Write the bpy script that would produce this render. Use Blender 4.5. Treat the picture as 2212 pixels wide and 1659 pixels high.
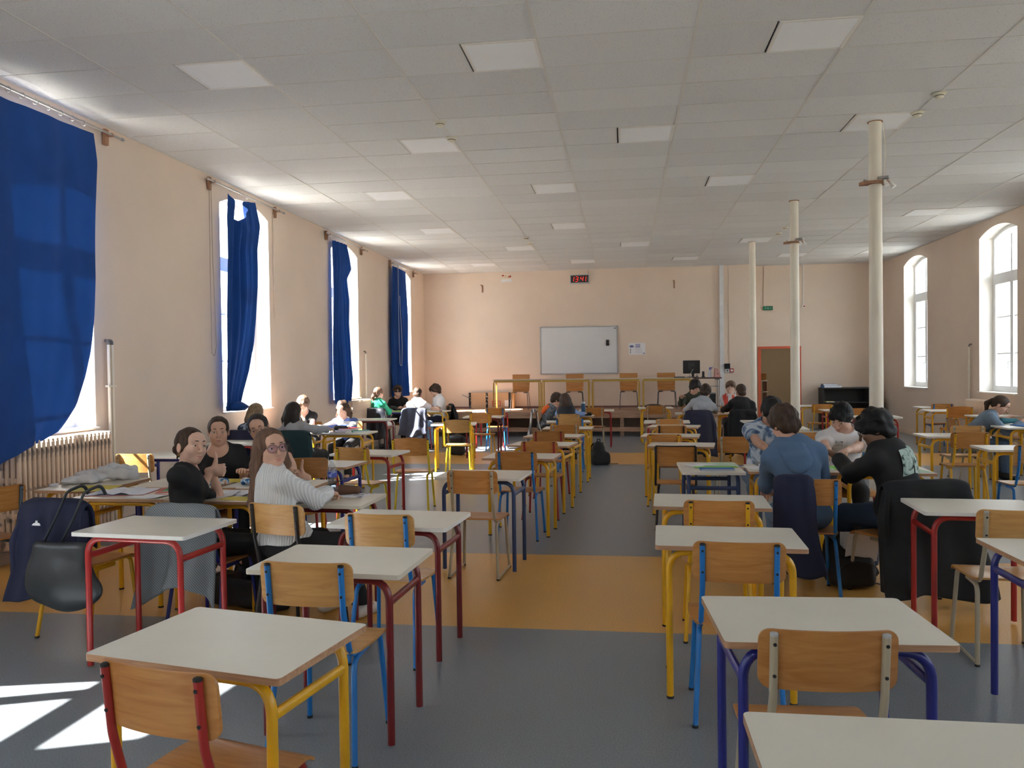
import bpy, bmesh, math, random
import numpy as np
from mathutils import Vector, Matrix
random.seed(7)
for o in list(bpy.data.objects): bpy.data.objects.remove(o, do_unlink=True)
scene = bpy.context.scene
COL = scene.collection
PI = math.pi

# ---------------------------------------------------------------- camera
YAW, PITCH, ROLL = 0.1396946, -0.018912, -0.0133142
cam_d = bpy.data.cameras.new('camera'); cam = bpy.data.objects.new('camera', cam_d); COL.objects.link(cam)
cam_d.sensor_fit = 'HORIZONTAL'; cam_d.sensor_width = 36.0; cam_d.lens = 36.0 * 1717.0 / 2212.0
cam_d.clip_start = 0.05; cam_d.clip_end = 300
_f = Vector((-math.sin(YAW)*math.cos(PITCH), math.cos(YAW)*math.cos(PITCH), math.sin(PITCH)))
_r = Vector((math.cos(YAW), math.sin(YAW), 0)); _u = _r.cross(_f)
_R = _r*math.cos(ROLL) + _u*math.sin(ROLL); _U = -_r*math.sin(ROLL) + _u*math.cos(ROLL)
_m = Matrix((( _R.x, _U.x, -_f.x, 0), (_R.y, _U.y, -_f.y, 0), (_R.z, _U.z, -_f.z, 1.60), (0, 0, 0, 1)))
cam.matrix_world = _m
scene.camera = cam

# ---------------------------------------------------------------- light
world = bpy.data.worlds.new('sky'); scene.world = world; world.use_nodes = True
_bg = world.node_tree.nodes['Background']
_bg.inputs[0].default_value = (0.80, 0.91, 1.0, 1); _bg.inputs[1].default_value = 5.5
sun_d = bpy.data.lights.new('sun', 'SUN'); sun_d.energy = 46; sun_d.angle = 0.0095; sun_d.color = (1.0, 0.96, 0.89)
sun = bpy.data.objects.new('sun', sun_d); COL.objects.link(sun)
sun.rotation_euler = Vector((1.0, 0.38, -1.08)).to_track_quat('-Z', 'Y').to_euler()
scene.view_settings.view_transform = 'Standard'; scene.view_settings.look = 'None'
scene.view_settings.gamma = 1.0; scene.view_settings.use_curve_mapping = False
scene.view_settings.exposure = 0.72
cy = scene.cycles
cy.max_bounces = 12; cy.diffuse_bounces = 8; cy.glossy_bounces = 4; cy.transmission_bounces = 6; cy.transparent_max_bounces = 12
cy.sample_clamp_indirect = 8.0; cy.caustics_reflective = False; cy.caustics_refractive = False
cy.use_denoising = True
# ---------------------------------------------------------------- helpers: materials
MATS = {}
def _nt(name):
    m = bpy.data.materials.new(name); m.use_nodes = True
    nt = m.node_tree; return m, nt, nt.nodes['Principled BSDF']
def mat(name, col, rough=0.6, metal=0.0, var=0.06, vscale=6.0, bump=0.0, bscale=80.0, spec=0.5, sheen=0.0, coat=0.0, stretch=(1,1,1), trans=0.0):
    """plain surface with a soft tone variation and an optional fine relief"""
    if name in MATS: return MATS[name]
    m, nt, b = _nt(name); N = nt.nodes; L = nt.links
    tc = N.new('ShaderNodeTexCoord'); mp = N.new('ShaderNodeMapping'); mp.inputs['Scale'].default_value = stretch
    L.new(tc.outputs['Object'], mp.inputs['Vector'])
    if var > 0:
        nz = N.new('ShaderNodeTexNoise'); nz.inputs['Scale'].default_value = vscale; nz.inputs['Detail'].default_value = 4
        L.new(mp.outputs['Vector'], nz.inputs['Vector'])
        rp = N.new('ShaderNodeValToRGB'); rp.color_ramp.elements[0].position = 0.3; rp.color_ramp.elements[1].position = 0.7
        rp.color_ramp.elements[0].color = tuple(max(0, c*(1-var)) for c in col) + (1,)
        rp.color_ramp.elements[1].color = tuple(min(1, c*(1+var)) for c in col) + (1,)
        L.new(nz.outputs['Fac'], rp.inputs['Fac']); L.new(rp.outputs['Color'], b.inputs['Base Color'])
    else:
        b.inputs['Base Color'].default_value = tuple(col) + (1,)
    b.inputs['Roughness'].default_value = rough; b.inputs['Metallic'].default_value = metal
    b.inputs['Specular IOR Level'].default_value = spec
    if sheen: b.inputs['Sheen Weight'].default_value = sheen
    if coat: b.inputs['Coat Weight'].default_value = coat; b.inputs['Coat Roughness'].default_value = 0.12
    if bump:
        n2 = N.new('ShaderNodeTexNoise'); n2.inputs['Scale'].default_value = bscale; n2.inputs['Detail'].default_value = 3
        L.new(mp.outputs['Vector'], n2.inputs['Vector'])
        bp = N.new('ShaderNodeBump'); bp.inputs['Strength'].default_value = bump; bp.inputs['Distance'].default_value = 0.004
        L.new(n2.outputs['Fac'], bp.inputs['Height']); L.new(bp.outputs['Normal'], b.inputs['Normal'])
    if trans:
        out = N['Material Output']; tr = N.new('ShaderNodeBsdfTranslucent'); mx = N.new('ShaderNodeMixShader')
        tr.inputs['Color'].default_value = tuple(col) + (1,); mx.inputs[0].default_value = trans
        L.new(b.outputs[0], mx.inputs[1]); L.new(tr.outputs[0], mx.inputs[2]); L.new(mx.outputs[0], out.inputs['Surface'])
    MATS[name] = m; return m
def wood(name, c1, c2, rough=0.4, axis='X', scale=1.0, coat=0.15):
    if name in MATS: return MATS[name]
    m, nt, b = _nt(name); N = nt.nodes; L = nt.links
    tc = N.new('ShaderNodeTexCoord'); oi = N.new('ShaderNodeObjectInfo'); ad = N.new('ShaderNodeVectorMath'); ad.operation = 'ADD'
    ml = N.new('ShaderNodeVectorMath'); ml.operation = 'SCALE'; ml.inputs['Scale'].default_value = 7.0
    cb = N.new('ShaderNodeCombineXYZ')
    for i in range(3): L.new(oi.outputs['Random'], cb.inputs[i])
    L.new(cb.outputs[0], ml.inputs[0]); L.new(tc.outputs['Object'], ad.inputs[0]); L.new(ml.outputs[0], ad.inputs[1])
    mp = N.new('ShaderNodeMapping'); sc = [14*scale]*3; sc['XYZ'.index(axis)] = 1.1*scale; mp.inputs['Scale'].default_value = sc
    L.new(ad.outputs[0], mp.inputs['Vector'])
    nz = N.new('ShaderNodeTexNoise'); nz.inputs['Scale'].default_value = 2.2; nz.inputs['Detail'].default_value = 8; nz.inputs['Distortion'].default_value = 0.9
    L.new(mp.outputs['Vector'], nz.inputs['Vector'])
    rp = N.new('ShaderNodeValToRGB'); rp.color_ramp.elements[0].position = 0.33; rp.color_ramp.elements[1].position = 0.68
    rp.color_ramp.elements[0].color = tuple(c1)+(1,); rp.color_ramp.elements[1].color = tuple(c2)+(1,)
    L.new(nz.outputs['Fac'], rp.inputs['Fac'])
    hv = N.new('ShaderNodeHueSaturation'); mr = N.new('ShaderNodeMapRange'); mr.inputs['To Min'].default_value = 0.86; mr.inputs['To Max'].default_value = 1.12
    L.new(oi.outputs['Random'], mr.inputs['Value']); L.new(mr.outputs[0], hv.inputs['Value']); L.new(rp.outputs['Color'], hv.inputs['Color'])
    L.new(hv.outputs['Color'], b.inputs['Base Color'])
    b.inputs['Roughness'].default_value = rough; b.inputs['Coat Weight'].default_value = coat; b.inputs['Coat Roughness'].default_value = 0.25
    MATS[name] = m; return m
def striped(name, c1, c2, scale=40.0, direction='Z', rough=0.9, soft=0.1, bump=0.0, extra=None):
    """flat woven or printed bands, optionally with relief (ribs)"""
    if name in MATS: return MATS[name]
    m, nt, b = _nt(name); N = nt.nodes; L = nt.links
    tc = N.new('ShaderNodeTexCoord'); wv = N.new('ShaderNodeTexWave'); wv.bands_direction = direction
    wv.inputs['Scale'].default_value = scale; wv.inputs['Distortion'].default_value = 0.6; wv.inputs['Detail Scale'].default_value = 1.0
    L.new(tc.outputs['Object'], wv.inputs['Vector'])
    rp = N.new('ShaderNodeValToRGB'); rp.color_ramp.elements[0].position = 0.5-soft; rp.color_ramp.elements[1].position = 0.5+soft
    rp.color_ramp.elements[0].color = tuple(c1)+(1,); rp.color_ramp.elements[1].color = tuple(c2)+(1,)
    L.new(wv.outputs['Fac'], rp.inputs['Fac']); L.new(rp.outputs['Color'], b.inputs['Base Color'])
    b.inputs['Roughness'].default_value = rough
    if bump:
        bp = N.new('ShaderNodeBump'); bp.inputs['Strength'].default_value = bump; bp.inputs['Distance'].default_value = 0.006
        L.new(wv.outputs['Fac'], bp.inputs['Height']); L.new(bp.outputs['Normal'], b.inputs['Normal'])
    MATS[name] = m; return m
def blotch(name, cols, scale=7.0, rough=0.9, detail=3.0, dist=1.0):
    """irregular patches of several colours (tie-dye, marbled and printed cloth)"""
    if name in MATS: return MATS[name]
    m, nt, b = _nt(name); N = nt.nodes; L = nt.links
    tc = N.new('ShaderNodeTexCoord'); nz = N.new('ShaderNodeTexNoise'); nz.inputs['Scale'].default_value = scale
    nz.inputs['Detail'].default_value = detail; nz.inputs['Distortion'].default_value = dist
    L.new(tc.outputs['Object'], nz.inputs['Vector']); rp = N.new('ShaderNodeValToRGB'); el = rp.color_ramp.elements
    n = len(cols)
    for i, c in enumerate(cols):
        p = 0.36 + 0.28*i/(n-1)
        e = el[i] if i < 2 else el.new(p)
        e.position = p; e.color = tuple(c)+(1,)
    L.new(nz.outputs['Fac'], rp.inputs['Fac']); L.new(rp.outputs['Color'], b.inputs['Base Color']); b.inputs['Roughness'].default_value = rough
    MATS[name] = m; return m
def glass(name, tint=(1,1,1), refl=0.03):
    if name in MATS: return MATS[name]
    m = bpy.data.materials.new(name); m.use_nodes = True; nt = m.node_tree; N = nt.nodes; L = nt.links; N.clear()
    out = N.new('ShaderNodeOutputMaterial'); tr = N.new('ShaderNodeBsdfTransparent'); gl = N.new('ShaderNodeBsdfGlossy'); fr = N.new('ShaderNodeLayerWeight'); pw = N.new('ShaderNodeMath'); ma = N.new('ShaderNodeMath'); mx = N.new('ShaderNodeMixShader')
    tr.inputs[0].default_value = tuple(tint)+(1,); gl.inputs['Roughness'].default_value = 0.02; fr.inputs[0].default_value = 0.5
    pw.operation = 'POWER'; pw.inputs[1].default_value = 5.0; ma.operation = 'MULTIPLY_ADD'; ma.inputs[1].default_value = 0.8; ma.inputs[2].default_value = refl
    L.new(fr.outputs['Facing'], pw.inputs[0]); L.new(pw.outputs[0], ma.inputs[0]); L.new(ma.outputs[0], mx.inputs[0]); L.new(tr.outputs[0], mx.inputs[1]); L.new(gl.outputs[0], mx.inputs[2]); L.new(mx.outputs[0], out.inputs[0])
    MATS[name] = m; return m
def emit(name, col, s):
    if name in MATS: return MATS[name]
    m, nt, b = _nt(name); b.inputs['Base Color'].default_value = tuple(col)+(1,); b.inputs['Emission Color'].default_value = tuple(col)+(1,); b.inputs['Emission Strength'].default_value = s
    MATS[name] = m; return m

# ---------------------------------------------------------------- helpers: meshes
class MB:
    """collects faces; build() makes one mesh datablock"""
    def __init__(s): s.v = []; s.f = []; s.m = []
    def add(s, vs, fs, mi=0):
        o = len(s.v); s.v += [tuple(map(float, p)) for p in vs]; s.f += [tuple(i+o for i in f) for f in fs]; s.m += [mi]*len(fs); return s
    def box(s, c, d, mi=0, rz=0.0, top_mi=None):
        x, y, z = d[0]/2, d[1]/2, d[2]/2; cr, sr = math.cos(rz), math.sin(rz)
        vs = []
        for sx, sy, sz in ((-1,-1,-1),(1,-1,-1),(1,1,-1),(-1,1,-1),(-1,-1,1),(1,-1,1),(1,1,1),(-1,1,1)):
            a, b = sx*x, sy*y; vs.append((c[0]+a*cr-b*sr, c[1]+a*sr+b*cr, c[2]+sz*z))
        s.add(vs, [(0,3,2,1),(0,1,5,4),(1,2,6,5),(2,3,7,6),(3,0,4,7)], mi); o = len(s.v)-8
        s.f.append(tuple(o+i for i in (4,5,6,7))); s.m.append(mi if top_mi is None else top_mi); return s
    def prism(s, outline, z0, z1, mi=0, top_mi=None, axis='Z', bevel=0.0):
        """closed outline (2-D) extruded; axis says which world axis the extrusion follows"""
        n = len(outline); 
        def P(a, b, h): return (a, b, h) if axis == 'Z' else ((a, h, b) if axis == 'Y' else (h, a, b))
        rings = [(outline, z0), (outline, z1)]
        if bevel > 0:
            cx = sum(p[0] for p in outline)/n; cy_ = sum(p[1] for p in outline)/n
            def ins(d):
                r = []
                for p in outline:
                    dx, dy = p[0]-cx, p[1]-cy_; l = math.hypot(dx, dy) or 1; r.append((p[0]-dx/l*d, p[1]-dy/l*d))
                return r
            sg = 1 if z1 > z0 else -1
            rings = [(ins(bevel), z0), (outline, z0+sg*bevel), (outline, z1-sg*bevel), (ins(bevel), z1)]
        vs = [P(p[0], p[1], h) for r, h in rings for p in r]; fs = []
        for k in range(len(rings)-1):
            for i in range(n):
                j = (i+1) % n; fs.append((k*n+i, k*n+j, (k+1)*n+j, (k+1)*n+i))
        s.add(vs, fs, mi); o = len(s.v)-len(vs)
        s.f.append(tuple(o+i for i in reversed(range(n)))); s.m.append(mi)
        s.f.append(tuple(o+(len(rings)-1)*n+i for i in range(n))); s.m.append(mi if top_mi is None else top_mi); return s
    def tube(s, pts, r, seg=10, mi=0, cap=True, flat=1.0, closed=False):
        pts = [Vector(p) for p in pts]; n = len(pts); rs = r if isinstance(r, (list, tuple)) else [r]*n
        tang = []
        for i in range(n):
            a = pts[i-1] if (i or closed) else pts[0]; b = pts[(i+1) % n] if (i < n-1 or closed) else pts[-1]
            t = (b-a); tang.append(t.normalized() if t.length > 1e-9 else Vector((0,0,1)))
        ref = Vector((0,0,1)) if abs(tang[0].z) < 0.9 else Vector((1,0,0))
        nx = tang[0].cross(ref).normalized(); vs = []
        for i in range(n):
            t = tang[i]; nx = (nx - t*nx.dot(t)); nx = nx.normalized() if nx.length > 1e-6 else t.orthogonal().normalized()
            ny = t.cross(nx)
            for k in range(seg):
                a = 2*PI*k/seg; vs.append(pts[i] + nx*(math.cos(a)*rs[i]) + ny*(math.sin(a)*rs[i]*flat))
        fs = []
        for i in range(n-1 + (1 if closed else 0)):
            for k in range(seg):
                j = (k+1) % seg; i2 = (i+1) % n; fs.append((i*seg+k, i*seg+j, i2*seg+j, i2*seg+k))
        if cap and not closed: fs.append(tuple(reversed(range(seg)))); fs.append(tuple((n-1)*seg+k for k in range(seg)))
        return s.add(vs, fs, mi)
    def lathe(s, prof, seg=16, c=(0,0,0), mi=0, sx=1.0, sy=1.0):
        vs = []; fs = []; n = len(prof)
        for r, z in prof:
            for k in range(seg):
                a = 2*PI*k/seg; vs.append((c[0]+r*sx*math.cos(a), c[1]+r*sy*math.sin(a), c[2]+z))
        for i in range(n-1):
            for k in range(seg):
                j = (k+1) % seg; fs.append((i*seg+k, i*seg+j, (i+1)*seg+j, (i+1)*seg+k))
        fs.append(tuple(reversed(range(seg)))); fs.append(tuple((n-1)*seg+k for k in range(seg)))
        return s.add(vs, fs, mi)
    def grid(s, fn, nu, nv, mi=0, flip=False):
        vs = [fn(i/nu, j/nv) for j in range(nv+1) for i in range(nu+1)]; fs = []
        for j in range(nv):
            for i in range(nu):
                a = j*(nu+1)+i; q = (a, a+1, a+nu+2, a+nu+1); fs.append(q[::-1] if flip else q)
        return s.add(vs, fs, mi)
    def mesh(s, name, sharp=40):
        me = bpy.data.meshes.new(name); me.from_pydata(s.v, [], s.f)
        me.polygons.foreach_set('material_index', s.m)
        me.polygons.foreach_set('use_smooth', [True]*len(s.f)); me.update()
        if sharp < 180: me.set_sharp_from_angle(angle=math.radians(sharp))
        return me
def rrect(w, d, r, n=4, cx=0.0, cy=0.0):
    """rounded rectangle outline, counter-clockwise"""
    out = []
    for (sx, sy, a0) in ((1,1,0),(-1,1,90),(-1,-1,180),(1,-1,270)):
        for k in range(n+1):
            a = math.radians(a0 + 90*k/n); out.append((cx+sx*(w/2-r)+r*math.cos(a), cy+sy*(d/2-r)+r*math.sin(a)))
    return out
def fillet(pts, rad, n=6):
    """polyline with rounded corners; rad is one radius or one for each inner corner"""
    pts = [Vector(p) for p in pts]; out = [pts[0]]
    for i in range(1, len(pts)-1):
        r = rad if not isinstance(rad, (list, tuple)) else rad[i-1]
        a = (pts[i-1]-pts[i]); b = (pts[i+1]-pts[i]); la, lb = a.length, b.length; a.normalize(); b.normalize()
        ang = a.angle(b); 
        if ang > 3.1 or r <= 0: out.append(pts[i]); continue
        t = min(r/math.tan(ang/2), la*0.49 if i > 1 else la*0.95, lb*0.49 if i < len(pts)-2 else lb*0.95)
        p0 = pts[i]+a*t; p1 = pts[i]+b*t
        for k in range(n+1):
            u = k/n; out.append(p0*(1-u)**2 + pts[i]*(2*u*(1-u)) + p1*u*u)
    out.append(pts[-1]); return out
def obj(name, me, parent=None, mats=None, loc=(0,0,0), rot=(0,0,0), own=False):
    o = bpy.data.objects.new(name, me); COL.objects.link(o); o.location = loc; o.rotation_euler = rot
    if parent is not None: o.parent = parent
    if mats is not None:
        if not isinstance(mats, (list, tuple)): mats = [mats]
        while len(me.materials) < len(mats): me.materials.append(mats[len(me.materials)])
        for i, m in enumerate(mats):
            if me.materials[i] is not m: o.material_slots[i].link = 'OBJECT'; o.material_slots[i].material = m
    return o
def tag(o, label=None, cat=None, group=None, kind=None):
    if label: o['label'] = label
    if cat: o['category'] = cat
    if group: o['group'] = group
    if kind: o['kind'] = kind
    return o
def thing(name, label, cat, loc=(0,0,0), rz=0.0, group=None):
    o = bpy.data.objects.new(name, None); COL.objects.link(o); o.location = loc; o.rotation_euler = (0,0,rz); o.empty_display_size = 0.1
    return tag(o, label, cat, group)
def struct(name, mb, mats, parent=None, sharp=40, label=None):
    o = obj(name, mb.mesh(name, sharp), parent, mats)
    if parent is None: o['kind'] = 'structure'
    if label: o['label'] = label
    return o
# ---------------------------------------------------------------- the room
XL, XR, YB, YB2, XS, YF, ZC = -5.22, 6.42, 20.55, 20.95, 2.83, -11.2, 4.137
SILL, SPRING, APEX, REV = 1.06, 3.84, 3.985, 0.27
def plaster(name, col, var=0.05):
    if name in MATS: return MATS[name]
    m, nt, b = _nt(name); N = nt.nodes; L = nt.links
    tc = N.new('ShaderNodeTexCoord'); n1 = N.new('ShaderNodeTexNoise'); n1.inputs['Scale'].default_value = 0.9; n1.inputs['Detail'].default_value = 6
    L.new(tc.outputs['Object'], n1.inputs['Vector'])
    rp = N.new('ShaderNodeValToRGB'); rp.color_ramp.elements[0].position = 0.3; rp.color_ramp.elements[1].position = 0.72
    rp.color_ramp.elements[0].color = tuple(c*(1-var) for c in col)+(1,); rp.color_ramp.elements[1].color = tuple(min(1,c*(1+var)) for c in col)+(1,)
    L.new(n1.outputs['Fac'], rp.inputs['Fac']); L.new(rp.outputs['Color'], b.inputs['Base Color'])
    n2 = N.new('ShaderNodeTexNoise'); n2.inputs['Scale'].default_value = 90; n2.inputs['Detail'].default_value = 4
    L.new(tc.outputs['Object'], n2.inputs['Vector']); bp = N.new('ShaderNodeBump'); bp.inputs['Strength'].default_value = 0.12; bp.inputs['Distance'].default_value = 0.004
    L.new(n2.outputs['Fac'], bp.inputs['Height']); L.new(bp.outputs['Normal'], b.inputs['Normal']); b.inputs['Roughness'].default_value = 0.7
    MATS[name] = m; return m
WALL = plaster('wall_peach', (0.73, 0.60, 0.49))
REVEAL = plaster('reveal_white', (0.84, 0.80, 0.74), 0.02)
WALL_R = WALL
WHITE = mat('white_paint', (0.80, 0.80, 0.78), 0.4, var=0.02)
CREAM = mat('cream_paint', (0.78, 0.72, 0.60), 0.35, var=0.05, vscale=3)
def lino(name, col):
    m, nt, b = _nt(name); N = nt.nodes; L = nt.links
    tc = N.new('ShaderNodeTexCoord'); n1 = N.new('ShaderNodeTexNoise'); n1.inputs['Scale'].default_value = 140; n1.inputs['Detail'].default_value = 2
    n2 = N.new('ShaderNodeTexNoise'); n2.inputs['Scale'].default_value = 1.3; n2.inputs['Detail'].default_value = 5
    L.new(tc.outputs['Object'], n1.inputs['Vector']); L.new(tc.outputs['Object'], n2.inputs['Vector'])
    rp = N.new('ShaderNodeValToRGB'); e = rp.color_ramp.elements; e[0].position = 0.3; e[1].position = 0.72
    e[0].color = tuple(c*0.72 for c in col)+(1,); e[1].color = tuple(min(1, c*1.22) for c in col)+(1,)
    L.new(n1.outputs['Fac'], rp.inputs['Fac'])
    hv = N.new('ShaderNodeHueSaturation'); mr = N.new('ShaderNodeMapRange'); mr.inputs['To Min'].default_value = 0.9; mr.inputs['To Max'].default_value = 1.1
    L.new(n2.outputs['Fac'], mr.inputs['Value']); L.new(mr.outputs[0], hv.inputs['Value']); L.new(rp.outputs['Color'], hv.inputs['Color']); L.new(hv.outputs['Color'], b.inputs['Base Color'])
    m2 = N.new('ShaderNodeMapRange'); m2.inputs['To Min'].default_value = 0.29; m2.inputs['To Max'].default_value = 0.35
    L.new(n2.outputs['Fac'], m2.inputs['Value']); L.new(m2.outputs[0], b.inputs['Roughness']); b.inputs['Specular IOR Level'].default_value = 0.45
    return m
GREYF = lino('grey_linoleum', (0.200, 0.224, 0.250)); ORANGEF = lino('orange_linoleum', (0.68, 0.36, 0.085))
# floor: grey sheet with two orange bands across the room
fl = MB(); ys = [YF, 4.83, 6.78, 13.22, 15.06, 24.5]
for i in range(5):
    a, b = ys[i], ys[i+1]
    fl.add([(XL-0.5, a, 0), (XR+0.5, a, 0), (XR+0.5, b, 0), (XL-0.5, b, 0)], [(0,1,2,3)], i % 2)
struct('floor', fl, [GREYF, ORANGEF], label='grey linoleum floor with two orange bands across')

def wall_windows(name, X, sgn, y0, y1, wins, mats):
    """long wall with arched openings; sgn points from the room to the outside"""
    mb = MB(); T = 0.47; n = 14; cuts = [y0] + [c for w in wins for c in w] + [y1]
    def quad(a, b, c, d, mi=0): mb.add([a, b, c, d], [(0,1,2,3)], mi)
    for X2 in (X, X+sgn*T):
        for i in range(0, len(cuts), 2): quad((X2,cuts[i],-0.05),(X2,cuts[i+1],-0.05),(X2,cuts[i+1],ZC+0.3),(X2,cuts[i],ZC+0.3))
        for a, b in wins:
            quad((X2,a,-0.05),(X2,b,-0.05),(X2,b,SILL),(X2,a,SILL))
            for k in range(n):
                p, q = arch(a, b, k/n), arch(a, b, (k+1)/n)
                quad((X2,p[0],p[1]),(X2,q[0],q[1]),(X2,q[0],ZC+0.3),(X2,p[0],ZC+0.3))
    for a, b in wins:
        Xo = X+sgn*T
        quad((X,a,SILL),(X,b,SILL),(Xo,b,SILL),(Xo,a,SILL),1); quad((X,a,SILL),(Xo,a,SILL),(Xo,a,SPRING),(X,a,SPRING),1); quad((X,b,SILL),(Xo,b,SILL),(Xo,b,SPRING),(X,b,SPRING),1)
        for k in range(n):
            p, q = arch(a, b, k/n), arch(a, b, (k+1)/n); quad((X,p[0],p[1]),(X,q[0],q[1]),(Xo,q[0],q[1]),(Xo,p[0],p[1]),1)
    for yy in (y0, y1): quad((X,yy,-0.05),(X+sgn*T,yy,-0.05),(X+sgn*T,yy,ZC+0.3),(X,yy,ZC+0.3))
    return struct(name, mb, mats, sharp=30)
def arch(a, b, t):
    y = a+(b-a)*t; h = (b-a)/2; r = APEX-SPRING; R = (h*h+r*r)/(2*r); u = (t-0.5)*2*h
    return (y, SPRING + math.sqrt(max(0, R*R-u*u)) - (R-r))
WL = [(-10.15,-8.71), (-6.15,-4.71), (-2.15,-0.71), (1.85,3.28), (5.84,7.27), (9.82,11.26), (13.83,15.27), (17.80,19.24)]
WR = [(-9.90,-8.48), (-5.90,-4.48), (-1.90,-0.48), (2.10,3.52), (6.10,7.52), (10.10,11.52), (14.12,15.53), (18.03,19.45)]
wall_windows('wall_left', XL, -1, YF, YB+0.4, WL, [WALL, REVEAL])
wall_windows('wall_right', XR, 1, YF, YB2, WR, [WALL_R, REVEAL])
# end walls
b = MB(); b.box(((XL+XS)/2, YB+0.3, ZC/2), (XS-XL+0.8, 0.6, ZC+0.6)); struct('wall_back', b, WALL)
b = MB()
DX0, DX1, DZ = 3.46, 4.38, 2.03
b.box(((XS+DX0)/2, YB2+0.1, ZC/2), (DX0-XS, 0.2, ZC+0.6)); b.box(((DX1+XR+0.5)/2, YB2+0.1, ZC/2), (XR+0.5-DX1, 0.2, ZC+0.6)); b.box(((DX0+DX1)/2, YB2+0.1, (DZ+ZC+0.3)/2), (DX1-DX0, 0.2, ZC+0.3-DZ))
struct('wall_back_right', b, WALL)
b = MB(); b.box(((XL+XR)/2, YF-0.1, ZC/2), (XR-XL+1.0, 0.2, ZC+0.6)); struct('wall_front', b, WALL)
# room beyond the doorway
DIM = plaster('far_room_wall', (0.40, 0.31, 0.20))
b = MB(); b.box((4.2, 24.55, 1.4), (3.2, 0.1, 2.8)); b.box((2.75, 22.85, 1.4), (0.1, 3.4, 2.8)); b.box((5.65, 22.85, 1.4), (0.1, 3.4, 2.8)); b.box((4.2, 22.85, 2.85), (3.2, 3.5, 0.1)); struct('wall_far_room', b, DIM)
fl_ = bpy.data.lights.new('far_room_fill', 'AREA'); fl_.size = 0.8; fl_.energy = 13; fl_.color = (1.0, 0.93, 0.82); flo = bpy.data.objects.new('far_room_fill', fl_); COL.objects.link(flo); flo.location = (4.5, 22.6, 2.75)  # added fill light that brightens the far room, not a real fixture
# door frame
ORP = mat('orange_paint', (0.60, 0.115, 0.05), 0.45, var=0.08)
b = MB()
for x in (DX0-0.03, DX1+0.03): b.box((x, YB2-0.005, DZ/2), (0.07, 0.05, DZ))
b.box(((DX0+DX1)/2, YB2-0.005, DZ+0.025), (DX1-DX0+0.13, 0.05, 0.06)); struct('door_1', b, ORP, label='orange painted frame of the open doorway')
# skirting boards
SK = mat('skirting', (0.42, 0.30, 0.22), 0.6, var=0.1)
b = MB(); b.box(((XS+DX0)/2-0.03, YB2-0.01, 0.05), (DX0-XS-0.06, 0.02, 0.1)); b.box(((DX1+XR)/2+0.03, YB2-0.01, 0.05), (XR-DX1-0.06, 0.02, 0.1)); struct('baseboard_back', b, WALL)
b = MB(); b.box((XL+0.012, 4.7, 0.05), (0.024, 31.6, 0.10)); struct('baseboard_left', b, mat('baseboard_grey', (0.42,0.37,0.33), 0.6))
b = MB(); b.box((XR-0.012, 4.9, 0.05), (0.024, 31.6, 0.10)); struct('baseboard_right', b, WALL)
b = MB(); b.box((XL+0.008, 1.4, 0.62), (0.016, 9.0, 0.02)); struct('trim_1', b, mat('dado_trim', (0.78,0.68,0.58), 0.6))

# ---------------------------------------------------------------- ceiling: tiles in a T-bar grid
def tile_mat():
    m, nt, b = _nt('mineral_tile'); N = nt.nodes; L = nt.links
    tc = N.new('ShaderNodeTexCoord'); oi = N.new('ShaderNodeObjectInfo'); ad = N.new('ShaderNodeVectorMath'); L.new(tc.outputs['Object'], ad.inputs[0]); L.new(oi.outputs['Location'], ad.inputs[1])
    n1 = N.new('ShaderNodeTexNoise'); n1.inputs['Scale'].default_value = 75; n1.inputs['Detail'].default_value = 4; L.new(ad.outputs[0], n1.inputs['Vector'])
    rp = N.new('ShaderNodeValToRGB'); e = rp.color_ramp.elements; e[0].position = 0.30; e[1].position = 0.42; e[0].color = (0.55,0.56,0.565,1); e[1].color = (0.715,0.725,0.728,1)
    L.new(n1.outputs['Fac'], rp.inputs['Fac']); hv = N.new('ShaderNodeHueSaturation'); mr = N.new('ShaderNodeMapRange'); mr.inputs['To Min'].default_value = 0.95; mr.inputs['To Max'].default_value = 1.04
    L.new(oi.outputs['Random'], mr.inputs['Value']); L.new(mr.outputs[0], hv.inputs['Value']); L.new(rp.outputs['Color'], hv.inputs['Color']); L.new(hv.outputs['Color'], b.inputs['Base Color'])
    bp = N.new('ShaderNodeBump'); bp.inputs['Strength'].default_value = 0.35; bp.inputs['Distance'].default_value = 0.003; L.new(n1.outputs['Fac'], bp.inputs['Height']); L.new(bp.outputs['Normal'], b.inputs['Normal'])
    b.inputs['Roughness'].default_value = 0.75; b.inputs['Specular IOR Level'].default_value = 0.3; return m
TILE = tile_mat(); RAIL = mat('grid_metal', (0.66, 0.65, 0.62), 0.5, var=0.02)
GX0, GY0 = -4.23565, 4.92251
b = MB(); b.add([(XL-.5,YF-.2,ZC+0.06),(XR+.5,YF-.2,ZC+0.06),(XR+.5,YB2+.2,ZC+0.06),(XL-.5,YB2+.2,ZC+0.06)], [(0,3,2,1)]); 
ceiling = struct('ceiling', b, mat('ceiling_void', (0.25,0.25,0.25), 0.9), label='suspended ceiling of pale mineral tiles in a metal grid')
xs = [XL] + [GX0+1.2*k for k in range(9)] + [XR]
LIGHTS = {(k, j) for j in (2, 10, 15, 23) for k in (0, 2, 4)} | {(k, j) for j in (6, 19) for k in (1, 3, 5)} | {(7, 15), (6, 23)}
LIGHTS -= {(4, 15)}
PLAIN = {(4,15), (0,10), (4,23), (1,19), (3,19), (5,6), (5,19), (6,23)}      # flush white panels, no frame to see
tile_meshes = {}
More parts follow.
